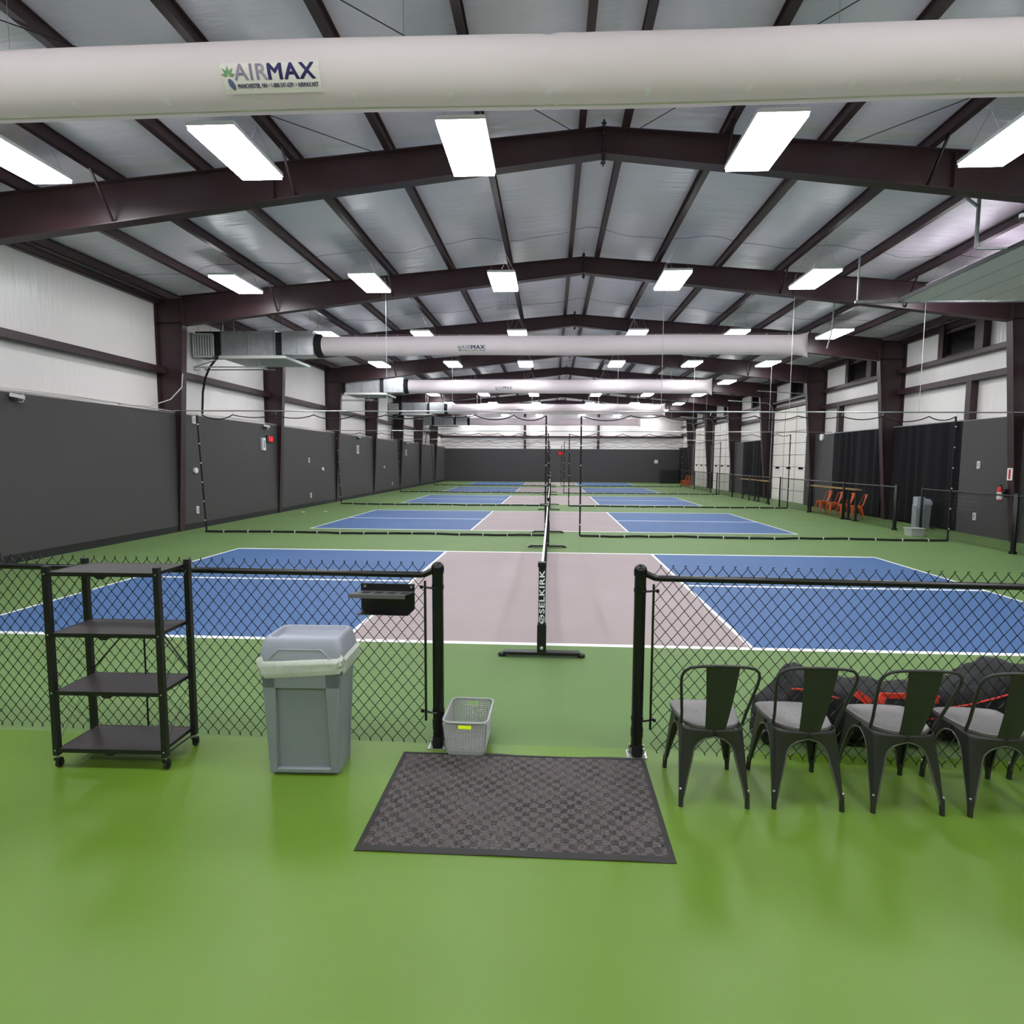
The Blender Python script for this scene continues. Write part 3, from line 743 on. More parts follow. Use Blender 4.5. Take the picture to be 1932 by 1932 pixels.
def base_plate(mb, x, y):
    mb.box(x-.065, x+.065, y-.05, y+.05, 0, .008, 'silver')
    mb.lathe([(.05, .008), (.045, .05), (.036, .09)], (x, y, 0), 'black_metal', 14)
    for a in (.6, 2.5, 3.9, 5.6):
        cx, cy = x+.055*math.cos(a), y+.045*math.sin(a)
        mb.lathe([(.006, 0), (.006, .06)], (cx, cy, 0), 'silver', 6); mb.lathe([(.014, .008), (.014, .02)], (cx, cy, 0), 'silver', 6)
def near_fence(xg, xe, y0, y1, lab, tall):
    """fence from the gate post at xg to xe"""
    s = -1 if xe < xg else 1; L = abs(xe-xg)
    e = thing('chain_link_fence', lab, 'fence', (xg, y0, 0), rz=math.atan2(y1-y0, xe-xg) if s > 0 else math.atan2(-(y1-y0), -(xe-xg)), group='low chain link fences on either side of the gate opening')
    mb = MB(); mb.lathe([(.0375, .05), (.0375, tall-.03)], (0, 0, 0), 'black_vinyl', 20)
    mb.lathe([(.042, tall-.045), (.043, tall-.01), (.036, tall+.012), (.02, tall+.026), (.004, tall+.03)], (0, 0, 0), 'black_vinyl', 20)
    mb.lathe([(.041, .13), (.042, .19)], (0, 0, 0), 'black_vinyl', 20)
    p = mb.build('gate_post', parent=e, smooth=40)
    mb = MB(); base_plate(mb, 0, 0); mb.build('base_plate', parent=p, smooth=40)
    zr = tall-.045
    mb = MB(); mb.tube([(s*.03, 0, zr+.015), (s*.09, 0, zr-.012), (s*.12, 0, zr-.015), (s*L, 0, zr-.015)], .021, 'black_vinyl', n=14); mb.build('top_rail', parent=e, smooth=50)
    mb = MB(); mb.bar((s*.085, 0, .18), (s*.085, 0, tall-.1), .016, .014, 'black_vinyl', up=(1, 0, 0))
    mb.build('tension_bar', parent=e)
    mb = MB()
    for z in (.25, tall-.14): mb.tube([(-s*.0, -.041, z), (s*.05, -.03, z), (s*.115, 0, z)], .007, 'black_vinyl', n=6); mb.lathe([(.041, z-.012), (.041, z+.012)], (0, 0, 0), 'black_vinyl', 18); mb.lathe([(.01, 0), (.01, .02)], (s*.11, -.01, z-.01), 'black_vinyl', 6); mb.cut()
    mb.build_each('tension_band', parent=e, smooth=40)
    for x in ([4.75] if s < 0 else [5.2]):
        mb = MB(); mb.lathe([(.024, .0), (.024, tall+.01)], (s*x, .035, 0), 'black_vinyl', 14); mb.lathe([(.028, tall), (.03, tall+.03), (.01, tall+.04)], (s*x, .035, 0), 'black_vinyl', 12)
        mb.build('line_post', parent=e, smooth=40)
    mb = MB(); pitch = .0385; n = int((L-.09)/pitch); z0 = .035; H = tall+.012; rows = 13; hh = (H-z0)/rows
    for i in range(n):
        x0 = s*(.09+pitch*(i+.5)); pts = []
        for k in range(rows*2+1):
            z = z0+hh*k/2; q = (1 if k % 2 else -1)*(1 if i % 2 else -1); x = x0+q*pitch*.5*1.05; yo = .004*q
            if 0 < k < rows*2: pts += [(x-q*.010, yo*.0, z-.010), (x-q*.001, yo, z-.003), (x-q*.001, yo, z+.003), (x-q*.010, 0, z+.010)]
            else: pts.append((x, yo, z))
        # barbed twist at the top and folded knuckle at the bottom
        zt = pts[-1][2]; xt = pts[-1][0]
        pts.append((xt-.004, .004, zt+.008)); pts.append((xt+.004, -.006, zt+.014))
        pts.insert(0, (pts[0][0]+.006, -.004, z0-.014))
        mb.tube(pts, .0025, 'black_vinyl', n=5)
    mb.build('chain_link', parent=e, smooth=60)
    return e
near_fence(-.687, -5.6, 3.675, 3.79, 'black chain link fence left of the gate opening, behind the shelf cart', 1.235)
near_fence(.633, 6.2, 3.64, 3.44, 'black chain link fence right of the gate opening, behind the dark chairs', 1.245)

def side_fence(y0, y1, lab, posts, top=1.24, sp=.11, thick=None):
    e = thing('chain_link_fence', lab, 'fence', (9.95, y0, 0), group='chain link fence along the right side of the courts'); L = y1-y0
    for q in posts:
        r_ = .05 if thick and q in thick else .03
        mb = MB(); mb.lathe([(r_, 0), (r_, top+.03), (r_*.6, top+.06)], (0, q-y0, 0), 'black_vinyl', 12)
        mb.lathe([(r_*1.5, 0), (r_*1.4, .05)], (0, q-y0, 0), 'black_vinyl', 10); mb.build('fence_post', parent=e, smooth=40)
    mb = MB(); mb.tube([(0, 0, top), (0, L, top)], .021, 'black_vinyl', n=8); mb.build('top_rail', parent=e, smooth=40)
    mb = MB(); pitch = .0385; n = int(L/pitch); rows = 13; z0 = .03; hh = (top+.0-z0)/rows
    for i in range(n):
        yb = pitch*(i+.5); pts = []
        for k in range(rows*2+1):
            q = (1 if k % 2 else -1)*(1 if i % 2 else -1); pts.append((.004*q, yb+q*pitch*.5, z0+hh*k/2))
        mb.tube(pts, .0024, 'black_vinyl', n=3, cap=False)
    mb.build('chain_link', parent=e)
side_fence(4.2, 15.7, 'nearest length of side fence, beside the fire extinguisher bay', [4.2, 8.5, 12.6, 15.7], thick=(12.6,))
side_fence(16.85, 22.4, 'side fence length in front of the orange chairs', [16.85, 19.8, 22.4], thick=(16.85,))
side_fence(22.46, 25.2, 'short side fence length in front of the nearest white door', [25.2])
side_fence(26.4, 34.7, 'side fence length in front of the curtain between the white doors', [26.4, 29, 31.7, 34.7])
side_fence(35.9, 44.0, 'farthest side fence length, in front of the distant white doors', [35.9, 40, 44.0])

# ------------------------------------------------------------------ shelf cart
def cart():
    e = thing('shelf_cart', 'black four-tier metal shelf cart on wheels in front of the left fence', 'shelf', (-2.662, 3.42, 0), rz=.02)
    W, D = .343, .148; Hc = 1.275
    def lg(x, y):
        mb = MB(); mb.box(x-.0175, x+.0175, y-.0175, y+.0175, .085, Hc, 'black_metal'); o = mb.build('leg', parent=e, bevel=.003)
        mb = MB()
        mb.lathe([(.006, .055), (.006, .09)], (x, y, 0), 'silver', 8)
        mb.box(x-.018, x+.018, y-.012, y+.014, .052, .066, 'caster'); mb.box(x-.018, x-.013, y-.0, y+.02, .02, .06, 'caster'); mb.box(x+.013, x+.018, y-.0, y+.02, .02, .06, 'caster')
        mb.build('caster_fork', parent=o)
        mb = MB(); mb.lathe([(.018, -.011), (.025, -.009), (.025, .009), (.018, .011)], (x, y+.012, .0265), 'black_metal', 18, 'x'); mb.lathe([(.008, -.013), (.008, .013)], (x, y+.012, .026), 'silver', 10, 'x'); mb.build('wheel', parent=o, smooth=40)
    for x in (-W, W):
        for y in (-D, D): lg(x, y)
    for z in (1.24, .863, .497, .13):
        mb = MB(); mb.box(-W+.02, W-.02, -D-.012, D+.012, z-.004, z, 'black_shelf')
        mb.box(-W+.018, W-.018, -D-.014, -D-.008, z-.024, z+.001, 'black_metal'); mb.box(-W+.018, W-.018, D+.008, D+.014, z-.024, z+.001, 'black_metal')
        mb.box(-W+.014, -W+.02, -D-.01, D+.01, z-.02, z+.001, 'black_metal'); mb.box(W-.02, W-.014, -D-.01, D+.01, z-.02, z+.001, 'black_metal')
        mb.prism([(-.04, z-.024), (.04, z-.024), (.02, z-.04), (-.02, z-.04)], 'y', -D-.012, -D-.008, 'black_metal')
        for x in (-W, W): mb.lathe([(.005, 0), (.004, -.003)], (x, -D-.0175, z-.01), 'silver', 8, 'y')
        mb.build('shelf', parent=e)
    mb = MB(); r = .0016
    for x in (-W, W):
        for za, zb in ((.14, .49), (.505, .855), (.87, 1.225)):
            mb.tube([(x, -D, za), (x, D, zb)], r, 'black_metal', n=4); mb.tube([(x, D, za), (x, -D, zb)], r, 'black_metal', n=4); mb.cut()
    mb.build_each('cross_wire', parent=e)
    mb = MB()
    mb.tube([(-W+.01, D, .52), (-.05, D, .83)], .005, 'black_metal', n=6); mb.cut(); mb.tube([(W-.01, D, .52), (.12, D, .83)], .005, 'black_metal', n=6); mb.cut(); mb.tube([(.03, D, .84), (.03, D, .14)], .006, 'black_metal', n=6); mb.cut()
    mb.tube([(-W, -D, .10), (-W, D, .09)], .006, 'black_metal', n=6); mb.cut(); mb.tube([(W, -D, .10), (W, D, .09)], .006, 'black_metal', n=6)
    mb.build_each('brace', parent=e)
cart()

# ------------------------------------------------------------------ bin
def rrect(w, d, r, z, cx=0, cy=0, n=5):
    pts = []
    for qx, qy, a0 in ((1, 1, 0), (-1, 1, 90), (-1, -1, 180), (1, -1, 270)):
        for k in range(n+1):
            a = math.radians(a0+90*k/n); pts.append((cx+qx*(w/2-r)+r*math.cos(a), cy+qy*(d/2-r)+r*math.sin(a), z))
    return pts
def bin_():
    e = thing('trash_can', 'tall grey rectangular trash can with a swing lid and white bag, by the left fence', 'trash can', (-1.44, 3.405, 0), rz=.03)
    mb = MB()
    body = [rrect(.415, .225, .02, 0), rrect(.415, .225, .02, .012), rrect(.43, .245, .022, .2), rrect(.465, .285, .025, .7)]
    mb.loft(body, 'bin_grey')
    # raised frame round the recessed front panel
    def fx(z): return .2075+(z/.7)*.025
    def fy(z): return -.1125-(z/.7)*.03
    t = .026
    def strip(xa, za, xb, zb, xc, zc, xd, zd):
        q = [(xa, za), (xb, zb), (xc, zc), (xd, zd)]
        vs = [(x, fy(z)-t, z) for x, z in q]+[(x, fy(z)+.004, z) for x, z in q]
        mb.add(vs, [(0, 1, 2, 3), (7, 6, 5, 4), (0, 4, 5, 1), (1, 5, 6, 2), (2, 6, 7, 3), (3, 7, 4, 0)], 'bin_grey')
    strip(-fx(.02), .02, -.165, .02, -.15, .655, -fx(.655), .655); strip(.165, .02, fx(.02), .02, fx(.655), .655, .15, .655); strip(-fx(.56), .56, fx(.56), .56, fx(.655), .655, -fx(.655), .655)
    strip(-.165, .02, .165, .02, .165, .045, -.165, .045)
    mb.bar((.218, .055, .02), (.244, .07, .64), .006, .012, 'bin_grey')
    mb.build('body', parent=e, smooth=35, bevel=.003)
    # bag folded over the rim
    mb = MB(); rings = []
    for k, (w, d, z) in enumerate([(.462, .29, .640), (.50, .332, .636), (.515, .345, .652), (.51, .338, .672), (.535, .358, .692), (.528, .35, .712), (.535, .352, .726), (.50, .325, .742)]):
        base = rrect(w, d, .04, z, n=9); ring = []
        for i, p in enumerate(base):
            q = noise.noise(Vector((i*.62, k*1.1, 2)))
            ring.append((p[0]*(1+.03*q), p[1]*(1+.045*q), p[2]+.026*noise.noise(Vector((i*.4, 9, k*.1)))+(.012 if p[0] > .15 else 0)))
        rings.append(ring)
    mb.loft(rings, 'liner_bag', cap=False); mb.build('bin_bag', parent=e, smooth=60)
    mb = MB()
    mb.loft([rrect(.50, .325, .035, .715), rrect(.508, .33, .035, .73), rrect(.49, .315, .04, .80), rrect(.465, .30, .045, .842), rrect(.45, .285, .045, .858), rrect(.43, .265, .04, .864), rrect(.40, .24, .035, .862), rrect(.385, .225, .03, .84), rrect(.37, .205, .03, .828)], 'bin_lid')
    lid = mb.build('lid', parent=e, smooth=50)
    mb = MB(); pts = []
    for k in range(13):
        t_ = k/12; x = -.19+.38*t_; z = .735+.062*min(1, math.sin(PI*t_)*2.2)
        yy = -.1665+(z-.73)*.11; pts.append((x, yy, z))
    mb.tube(pts, .004, 'bin_lid', n=6); mb.build('lid_ridge', parent=lid, smooth=50)
    mb = MB(); mb.loft([rrect(.36, .195, .03, .828), rrect(.355, .19, .03, .840), rrect(.33, .17, .03, .846)], 'bin_lid'); mb.build('swing_flap', parent=lid, smooth=50)
bin_()

# ------------------------------------------------------------------ laundry-style basket
def basket():
    e = thing('plastic_basket', 'grey perforated plastic basket on the mat corner by the gate post', 'basket', (-.485, 3.71, .021), rz=-.015)
    H = .222; wb, db, wt, dt = .245, .33, .285, .375
    # lattice walls
    mb = MB(); 
    def P(u, t, side, z):
        f = z/H; w = (wb+(wt-wb)*f)/2; d = (db+(dt-db)*f)/2
        return {0: (u*w, -d, z), 1: (w, u*d, z), 2: (-u*w, d, z), 3: (-w, -u*d, z)}[side]
    for side in range(4):
        nn = 15 if side % 2 == 0 else 20
        for k in range(nn+1):
            u = -1+2*k/nn
            if side in (0, 2) and abs(u) < .32:
                mb.tube([P(u, 0, side, .0), P(u, 0, side, .168)], .0042, 'basket', n=5)
            else: mb.tube([P(u, 0, side, .0), P(u, 0, side, H-.005)], .0042, 'basket', n=5)
        rows = 15
        for k in range(rows+1):
            z = .01+(H-.02)*k/rows
            if side in (0, 2) and z > .172 and z < .205:
                mb.tube([P(-1, 0, side, z), P(-.34, 0, side, z)], .0042, 'basket', n=5); mb.tube([P(.34, 0, side, z), P(1, 0, side, z)], .0042, 'basket', n=5)
            else: mb.tube([P(-1, 0, side, z), P(1, 0, side, z)], .0042, 'basket', n=5)
    mb.build('lattice_wall', parent=e, smooth=60)
    mb = MB(); mb.loft([rrect(wb+.006, db+.006, .03, -.006), rrect(wb+.012, db+.012, .03, .02)], 'basket'); mb.build('bottom', parent=e, smooth=40)
    mb = MB(); mb.tube(rrect(wt+.008, dt+.008, .05, H, n=6), .0085, 'basket', n=8, closed=True); mb.build('rim', parent=e, smooth=60)
    mb = MB(); mb.prism([(-.05, .172), (.05, .172), (.05, .206), (-.05, .206)], 'y', -.181, -.176, 'basket'); 
    mb.build('handle_plate', parent=e, bevel=.002)
    mb = MB()
    for a, b in ((-.043, .004), (.006, .043)): mb.box(a, b, -.186, -.181, .178, .2, 'hi_yellow')
    mb.build('tag_strip', parent=e, bevel=.003)['label'] = 'neon yellow tag in the basket handle'
basket()

# ------------------------------------------------------------------ door mat
def door_mat():
    e = thing('door_mat', 'dark grey textured entrance mat on the green floor at the gate opening', 'mat', (-.112, 3.104, 0))
    W, D = .762, .453; mb = MB(); nx, ny = 40, 24; g = []
    def hz(x, y):
        z = .011+.002*noise.noise(Vector((x*3, y*3, 1)))
        return z
    for j in range(ny+1):
        g.append([(-W+2*W*i/nx, -D+2*D*j/ny-.012*math.sin(PI*i/nx)*(0), hz(-W+2*W*i/nx, -D+2*D*j/ny)) for i in range(nx+1)])
    mb.loft(g, 'doormat', cap=False, closed=False)
    mb.build('carpet', parent=e, smooth=60)
    mb = MB(); B2 = .028
    inner = []; outer = []
    def ring(w, d, z, wav):
        pts = []
        for i in range(41): pts.append((-w+2*w*i/40, -d, z+wav*max(0, math.sin(i*.42))*.5))
        for i in range(1, 25): pts.append((w, -d+2*d*i/24, z))
        for i in range(1, 41): pts.append((w-2*w*i/40, d, z+wav*max(0, math.sin(i*.3))))
        for i in range(1, 24): pts.append((-w, d-2*d*i/24, z))
        return pts
    mb.loft([ring(W-.004, D-.004, .0145, 0), ring(W+B2*.5, D+B2*.5, .010, .004), ring(W+B2, D+B2, .004, .008), ring(W+B2, D+B2, .001, .006), ring(W, D, .0008, 0)], 'mat_rubber', cap=False)
    mb.build('rubber_border', parent=e, smooth=60)
door_mat()

# ------------------------------------------------------------------ paddle holder on the fence
e = thing('paddle_rack', 'small black metal paddle rack hooked on the fence above the trash can', 'rack', (-1.015, 3.655, 0), rz=-.02)
mb = MB(); mb.prism([(-.18, .945), (-.16, .93), (.16, .93), (.18, .95), (.18, 1.117), (-.18, 1.117)], 'y', -.006, .0, 'black_metal'); mb.build('back_plate', parent=e)
mb = MB()
pl = [(-.18, -.004), (-.225, -.115), (.145, -.115), (.18, -.004)]
mb.prism(pl, 'z', 1.063, 1.068, 'rack_sheen'); mb.box(-.225, .145, -.118, -.112, 1.043, 1.068, 'rack_sheen')
for k in range(4): mb.box(-.15+.085*k, -.1+.085*k, -.09, -.035, 1.0682, 1.0688, 'seam_dark')
mb.build('rack_shelf', parent=e)
mb = MB(); mb.box(-.18, .16, -.1, -.004, .93, .934, 'black_metal')
for x in (-.15, .16):
    mb.lathe([(.008, 0), (.008, -.012)], (x, -.006, 1.1), 'silver', 8, 'y')
mb.build('rack_lip', parent=e)

# ------------------------------------------------------------------ metal cafe chairs
def make_chair(name, label, loc, body='gunmetal', seat='gun_seat', group=None, rz=0):
    e = thing(name, label, 'chair', loc, rz=rz, group=group)
    # seat outline: straight front, tapering sides, rounded back
    def outline(sc, z):
        pts = []
        pts += [(-.155, .172), (-.08, .185), (0, .187), (.08, .185), (.155, .172)]
        pts += [(.182, .155), (.188, .12), (.18, .03), (.168, -.04)]
        for k in range(1, 10):
            a = math.radians(10+160*k/10); pts.append((.166*math.cos(a-.0)*1.0, -.06-.122*math.sin(a)))
        pts += [(-.168, -.04), (-.18, .03), (-.188, .12), (-.182, .155)]
        return [(x*sc, y*sc, z) for x, y in pts]
    mb = MB(); mb.loft([outline(.985, .425), outline(1.0, .432), outline(1.01, .442), outline(1.0, .452), outline(.97, .455), outline(.93, .451), outline(.4, .449)], seat)
    for hx, hy in ((0, 0), (.05, .04), (-.05, .04), (.05, -.04), (-.05, -.04), (0, .06), (0, -.06)): mb.lathe([(.004, .4492), (.004, .4497)], (hx, hy, 0), 'black_metal', 8)
    mb.build('seat', parent=e, smooth=50)
    # legs with half of each apron
    T = [0, .1, .2, .32, .45, .55, .62, .68, .74, .79, .83, .86, .885, .9, .95, 1.0]
    def corner(sx, sy, t):
        z = .02+.415*t
        fx, fy, tx, ty = (.2, .205, .172, .15) if sy > 0 else (.19, .215, .168, .14)
        q = t**1.25
        return Vector((sx*(fx+(tx-fx)*q), sy*(fy+(ty-fy)*q), z))
    def wid(t, half):
        if t < .6: return .016+.044*(t/.6)**1.2
        u = min(1, (t-.6)/.29); return .060+(half-.060)*(1-math.sqrt(max(0, 1-u**2.1)))
    for sx in (-1, 1):
        for sy in (-1, 1):
            mb = MB(); rings = []
            for t in T:
                c = corner(sx, sy, t); hx = abs(c.x); hy = abs(c.y); r = .008+.02*t
                wx = wid(t, hx); wy = wid(t, hy); bulge = (.045 if sy < 0 else .03)*max(0, t-.75)/.25
                ring = []
                for k in range(6):   # along x side from inner to corner
                    u = k/5; x = hx-wx+(wx-r)*u; yy = hy+bulge*(1-(x/hx)**2)
                    ring.append((sx*x, sy*yy, c.z))
                for k in range(1, 4):
                    a = PI/2*(1-k/4); ring.append((sx*(hx-r+r*math.cos(a)), sy*(hy-r+r*math.sin(a)), c.z))
                for k in range(6):
                    u = k/5; y = (hy-r)-(wy-r)*u; ring.append((sx*hx, sy*y, c.z))
                rings.append(ring)
            mb.loft(rings, body, cap=False, closed=False)
            rim = 'orange' if body == 'orange' else 'gun_rim'
            mb.tube([q[0] for q in rings[1:-2]], .0032, rim, n=5); mb.tube([q[-1] for q in rings[1:-2]], .0032, rim, n=5)
            o = mb.build('leg', parent=e, smooth=50)
            so = o.modifiers.new('thick', 'SOLIDIFY'); so.thickness = .004; so.offset = 0
            c0, c1 = corner(sx, sy, 0), corner(sx, sy, .16)
            mb = MB(); d = Vector((-sx*.006, -sy*.006, 0)); mb.tube([(c0.x+d.x, c0.y+d.y, 0.0), (c0.x+d.x, c0.y+d.y, .012), (c1.x+d.x, c1.y+d.y, .085)], [.014, .0135, .0145], body, n=10)
            mb.build('foot', parent=o, smooth=50)
            mb = MB(); cc = corner(sx, sy, .2); mb.lathe([(.001, -.006), (.006, -.004), (.007, .0), (.006, .004), (.001, .006)], (cc.x, cc.y-.004*0+sy*.003, .1), 'silver', 8); mb.build('rivet', parent=o, smooth=60)
    # back hoop
    pts = []
    def bp(x, z): return (x, -.115-(z-.45)*.42-.02*(1-(x/.21)**2)*((z-.45)/.39), z)
    P2 = [(-.172, .44), (-.178, .52), (-.192, .62), (-.206, .72), (-.208, .765), (-.198, .80), (-.17, .826), (-.12, .838), (-.06, .843), (0, .845)]
    P2 = P2+[(-x, z) for x, z in P2[-2::-1]]
    mb = MB(); mb.tube([bp(x, z) for x, z in P2], .0085, body, n=8); mb.build('back_hoop', parent=e, smooth=60)
    mb = MB(); rings = []
    for k in range(9):
        t = k/8; z = .44+.402*t; hw = .056+.034*t
        y = -.185-(.085+.02)*t-.02*math.sin(PI*t)*.6+.0
        rings.append([(-hw, y-.0, z), (-hw*.5, y-.008, z), (0, y-.011, z), (hw*.5, y-.008, z), (hw, y, z), (hw, y+.003, z), (0, y-.008, z), (-hw, y+.003, z)])
    mb.loft(rings, body); mb.build('backrest', parent=e, smooth=50)
    return e
CL = ['dark metal chair standing closest to the right gate post, facing the fence', 'second dark metal chair from the gate post, beside the bag end', 'third dark metal chair from the gate post, in front of the red lettering', 'fourth dark metal chair from the gate post, below the bag hump', 'dark metal chair mostly cut off by the right edge of the photo']
ch = make_chair('metal_chair', CL[0], (.985, 3.305, 0), group='dark metal chairs facing the fence')
for i, (x, y, rz) in enumerate([(1.505, 3.31, -.015), (2.04, 3.305, -.01), (2.555, 3.295, -.02), (3.08, 3.3, .01)]): dup(ch, (x, y, 0), rz, CL[i+1])

# ------------------------------------------------------------------ net bags behind the right fence
def bag(name, lab, prof, yc, loc, seed, group):
    e = thing(name, lab, 'bag', loc, group=group)
    mb = MB(); rings = []; n = 28
    for i in range(len(prof)-1):
        a, b = prof[i], prof[i+1]
        for k in range(6 if i < len(prof)-2 else 7):
            t = k/6; x, zt, hy = [a[q]+(b[q]-a[q])*t for q in range(3)]; ring = []
            for j in range(n):
                an = 2*PI*j/n; c, s_ = math.cos(an), math.sin(an)
                px = math.copysign(abs(c)**.75, c)*hy; pz = zt/2+math.copysign(abs(s_)**.7, s_)*zt/2
                nz = 1+.09*noise.noise(Vector((x*6, an*1.3, seed)))+.05*noise.noise(Vector((x*17, an*3, seed)))+.02*noise.noise(Vector((x*40, an*8, seed)))
                ring.append((x, px*nz, max(.003, pz*(nz if s_ > 0 else 1))))
            rings.append(ring)
    mb.loft(rings, 'bag_black'); mb.build('bag_body', parent=e, smooth=60)
    return e
g_ = 'black duffel bags behind the right fence'
ba = bag('duffel_bag', 'long black duffel bag with red straps and lettering, behind the fence and middle chairs', [(0, .05, .04), (.04, .26, .13), (.16, .33, .17), (.25, .47, .17), (.33, .48, .17), (.45, .43, .19), (.6, .405, .2), (.9, .395, .2), (1.1, .385, .2), (1.19, .3, .16), (1.22, .06, .04)], 0, (1.50, 4.0, 0), 1, g_)
mb = MB()
for x, z, L in ((.36, .40, 0), (.93, .36, 0), (.62, .36, 1)):
    pass
for xa, xb, za, zb in ((.62, .70, .385, .33), (.80, .76, .38, .32), (.9, .96, .29, .24), (1.02, 1.14, .385, .365)):
    mb.bar((xa, -.175, za), (xb, -.205, zb), .05, .012, 'bag_red', up=(0, 1, 0)); mb.cut()

mb.bar((.78, -.18, .375), (1.1, -.18, .375), .012, .035, 'bag_red', up=(0, 0, 1))
mb.build_each('strap', parent=ba)
mb = MB(); mb.tube([(.2, -.165, .40), (.3, -.17, .395), (.42, -.19, .37), (.5, -.2, .355)], .006, 'bag_red', n=6); mb.cut(); mb.tube([(.85, -.208, .25), (1.0, -.212, .235), (1.15, -.195, .23)], .005, 'bag_red', n=6); mb.build_each('piping', parent=ba)
mb = MB()
for x in (.06, .17): mb.lathe([(.03, -.02), (.05, -.015), (.05, .015), (.03, .02)], (x, -.15, .05), 'caster', 14, 'y'); mb.cut()
mb.build_each('wheel', parent=ba)
bb = bag('duffel_bag', 'bulging black duffel bag with red piping, behind the fence at the right edge', [(0, .1, .05), (.04, .34, .12), (.15, .41, .17), (.32, .51, .2), (.5, .565, .22), (.68, .51, .22), (.9, .42, .2), (1.2, .36, .2), (1.36, .25, .14), (1.4, .05, .03)], 0, (2.735, 4.04, 0), 5, g_)
mb = MB(); mb.tube([(.02, -.14, .26), (.15, -.18, .31), (.3, -.205, .37), (.48, -.215, .44)], .006, 'bag_red', n=6); mb.cut(); mb.tube([(.1, -.16, .16), (.18, -.18, .2), (.24, -.195, .16)], .012, 'bag_red', n=6); mb.build_each('piping', parent=bb)

# ------------------------------------------------------------------ right-hand seating area in the distance
OC = ['orange metal chair under the wooden bar table, nearest the camera', 'second orange metal chair from the camera at the bar table', 'third orange metal chair from the camera at the bar table', 'farthest orange metal chair at the nearer bar table']
oc = make_chair('metal_chair', OC[0], (10.52, 20.05, 0), 'orange', 'orange', 'orange metal chairs by the side fence', rz=1.35)
for i, (x, y, rz) in enumerate([(10.52, 20.85, 1.5), (10.52, 21.65, 1.55), (10.52, 22.5, 1.6)]): dup(oc, (x, y, 0), rz, OC[i+1])
for i, (x, y) in enumerate([(10.5, 44.2), (10.5, 45.0), (10.5, 45.8)]): dup(oc, (x, y, 0), 1.6, 'distant orange metal chair before the farthest white door, %s from the camera' % ORD[i], 'distant orange chairs')
def bar_table(y0, y1, lab):
    e = thing('bar_table', lab, 'table', (10.12, (y0+y1)/2, 0), group='narrow wooden bar tables'); h = (y1-y0)/2
    mb = MB(); mb.box(-.12, .12, -h, h, 1.02, 1.06, 'wood'); mb.build('tabletop', parent=e, bevel=.004)
    for yy in (-h+.1, h-.1):
        mb = MB(); mb.box(-.03, .03, yy-.03, yy+.03, 0, 1.02, 'black_metal'); mb.box(-.1, .1, yy-.03, yy+.03, 0, .03, 'black_metal'); mb.build('leg', parent=e)
bar_table(19.98, 22.7, 'narrow wooden bar table by the side fence with orange chairs')
bar_table(19.2, 19.86, 'short wooden bar table, nearest piece by the side fence')
bar_table(28.6, 30.6, 'wooden bar table in front of the nearest white door, by the curtain')
bar_table(26.9, 28.3, 'shorter wooden bar table at the nearest white door')
e = thing('trash_can', 'distant grey trash can in front of the black curtain', 'trash can', (11.15, 17.5, 0), rz=1.2)
mb = MB(); mb.loft([rrect(.42, .24, .02, 0), rrect(.5, .3, .03, .72)], 'bin_grey'); mb.build('body', parent=e, smooth=40)
mb = MB(); mb.loft([rrect(.53, .33, .03, .7), rrect(.53, .33, .03, .78), rrect(.45, .26, .03, .86)], 'bin_lid'); mb.build('lid', parent=e, smooth=40)
e = thing('ball_box', 'low grey plastic box on the green floor beside the side fence gap', 'box', (9.71, 15.55, 0), rz=.0)
mb = MB(); mb.loft([rrect(.32, .32, .02, 0), rrect(.36, .36, .02, .2)], 'basket'); mb.build('box_body', parent=e, smooth=40)
mb = MB(); mb.tube(rrect(.37, .37, .02, .2), .012, 'basket', n=6, closed=True); mb.build('rim', parent=e, smooth=60)
# pale upright dispenser beside the trash can
e = thing('upright_stand', 'slim pale grey upright stand next to the distant trash can', 'stand', (10.75, 17.1, 0))
mb = MB(); mb.box(-.13, .13, -.1, .1, 0, .72, 'galv_dull'); mb.box(-.11, .11, -.11, .11, .6, .95, 'bin_lid'); mb.build('stand_body', parent=e, bevel=.02)
# extinguisher and sign
e = thing('fire_extinguisher', 'small red and white fire extinguisher hanging on the steel column at the right', 'fire extinguisher', (11.21, 14.74, 1.0))
mb = MB(); mb.lathe([(.05, 0), (.06, .02), (.06, .3), (.03, .36)], (0, 0, 0), 'red', 16); mb.lathe([(.062, .04), (.062, .22)], (0, 0, 0), 'sign_white', 16); mb.build('cylinder_body', parent=e, smooth=40)
mb = MB(); mb.box(-.015, .015, -.05, .03, .37, .4, 'black_metal'); mb.tube([(0, 0, .36), (0, 0, .42)], .012, 'black_metal'); mb.tube([(0, -.02, .38), (0, -.09, .33), (0, -.075, .15)], .008, 'black_metal', n=6); mb.box(.03, .12, -.12, -.09, .1, .3, 'black_metal'); mb.box(.03, .06, -.12, .02, .18, .22, 'black_metal'); mb.build('handle', parent=e)
mb = MB(); mb.box(11.262, 11.275, 14.47, 14.63, 1.52, 1.82, 'sign_white'); mb.box(11.259, 11.263, 14.52, 14.58, 1.55, 1.79, 'red')
tag(mb.build('extinguisher_sign'), 'upright red and white sign above the fire extinguisher', 'sign')

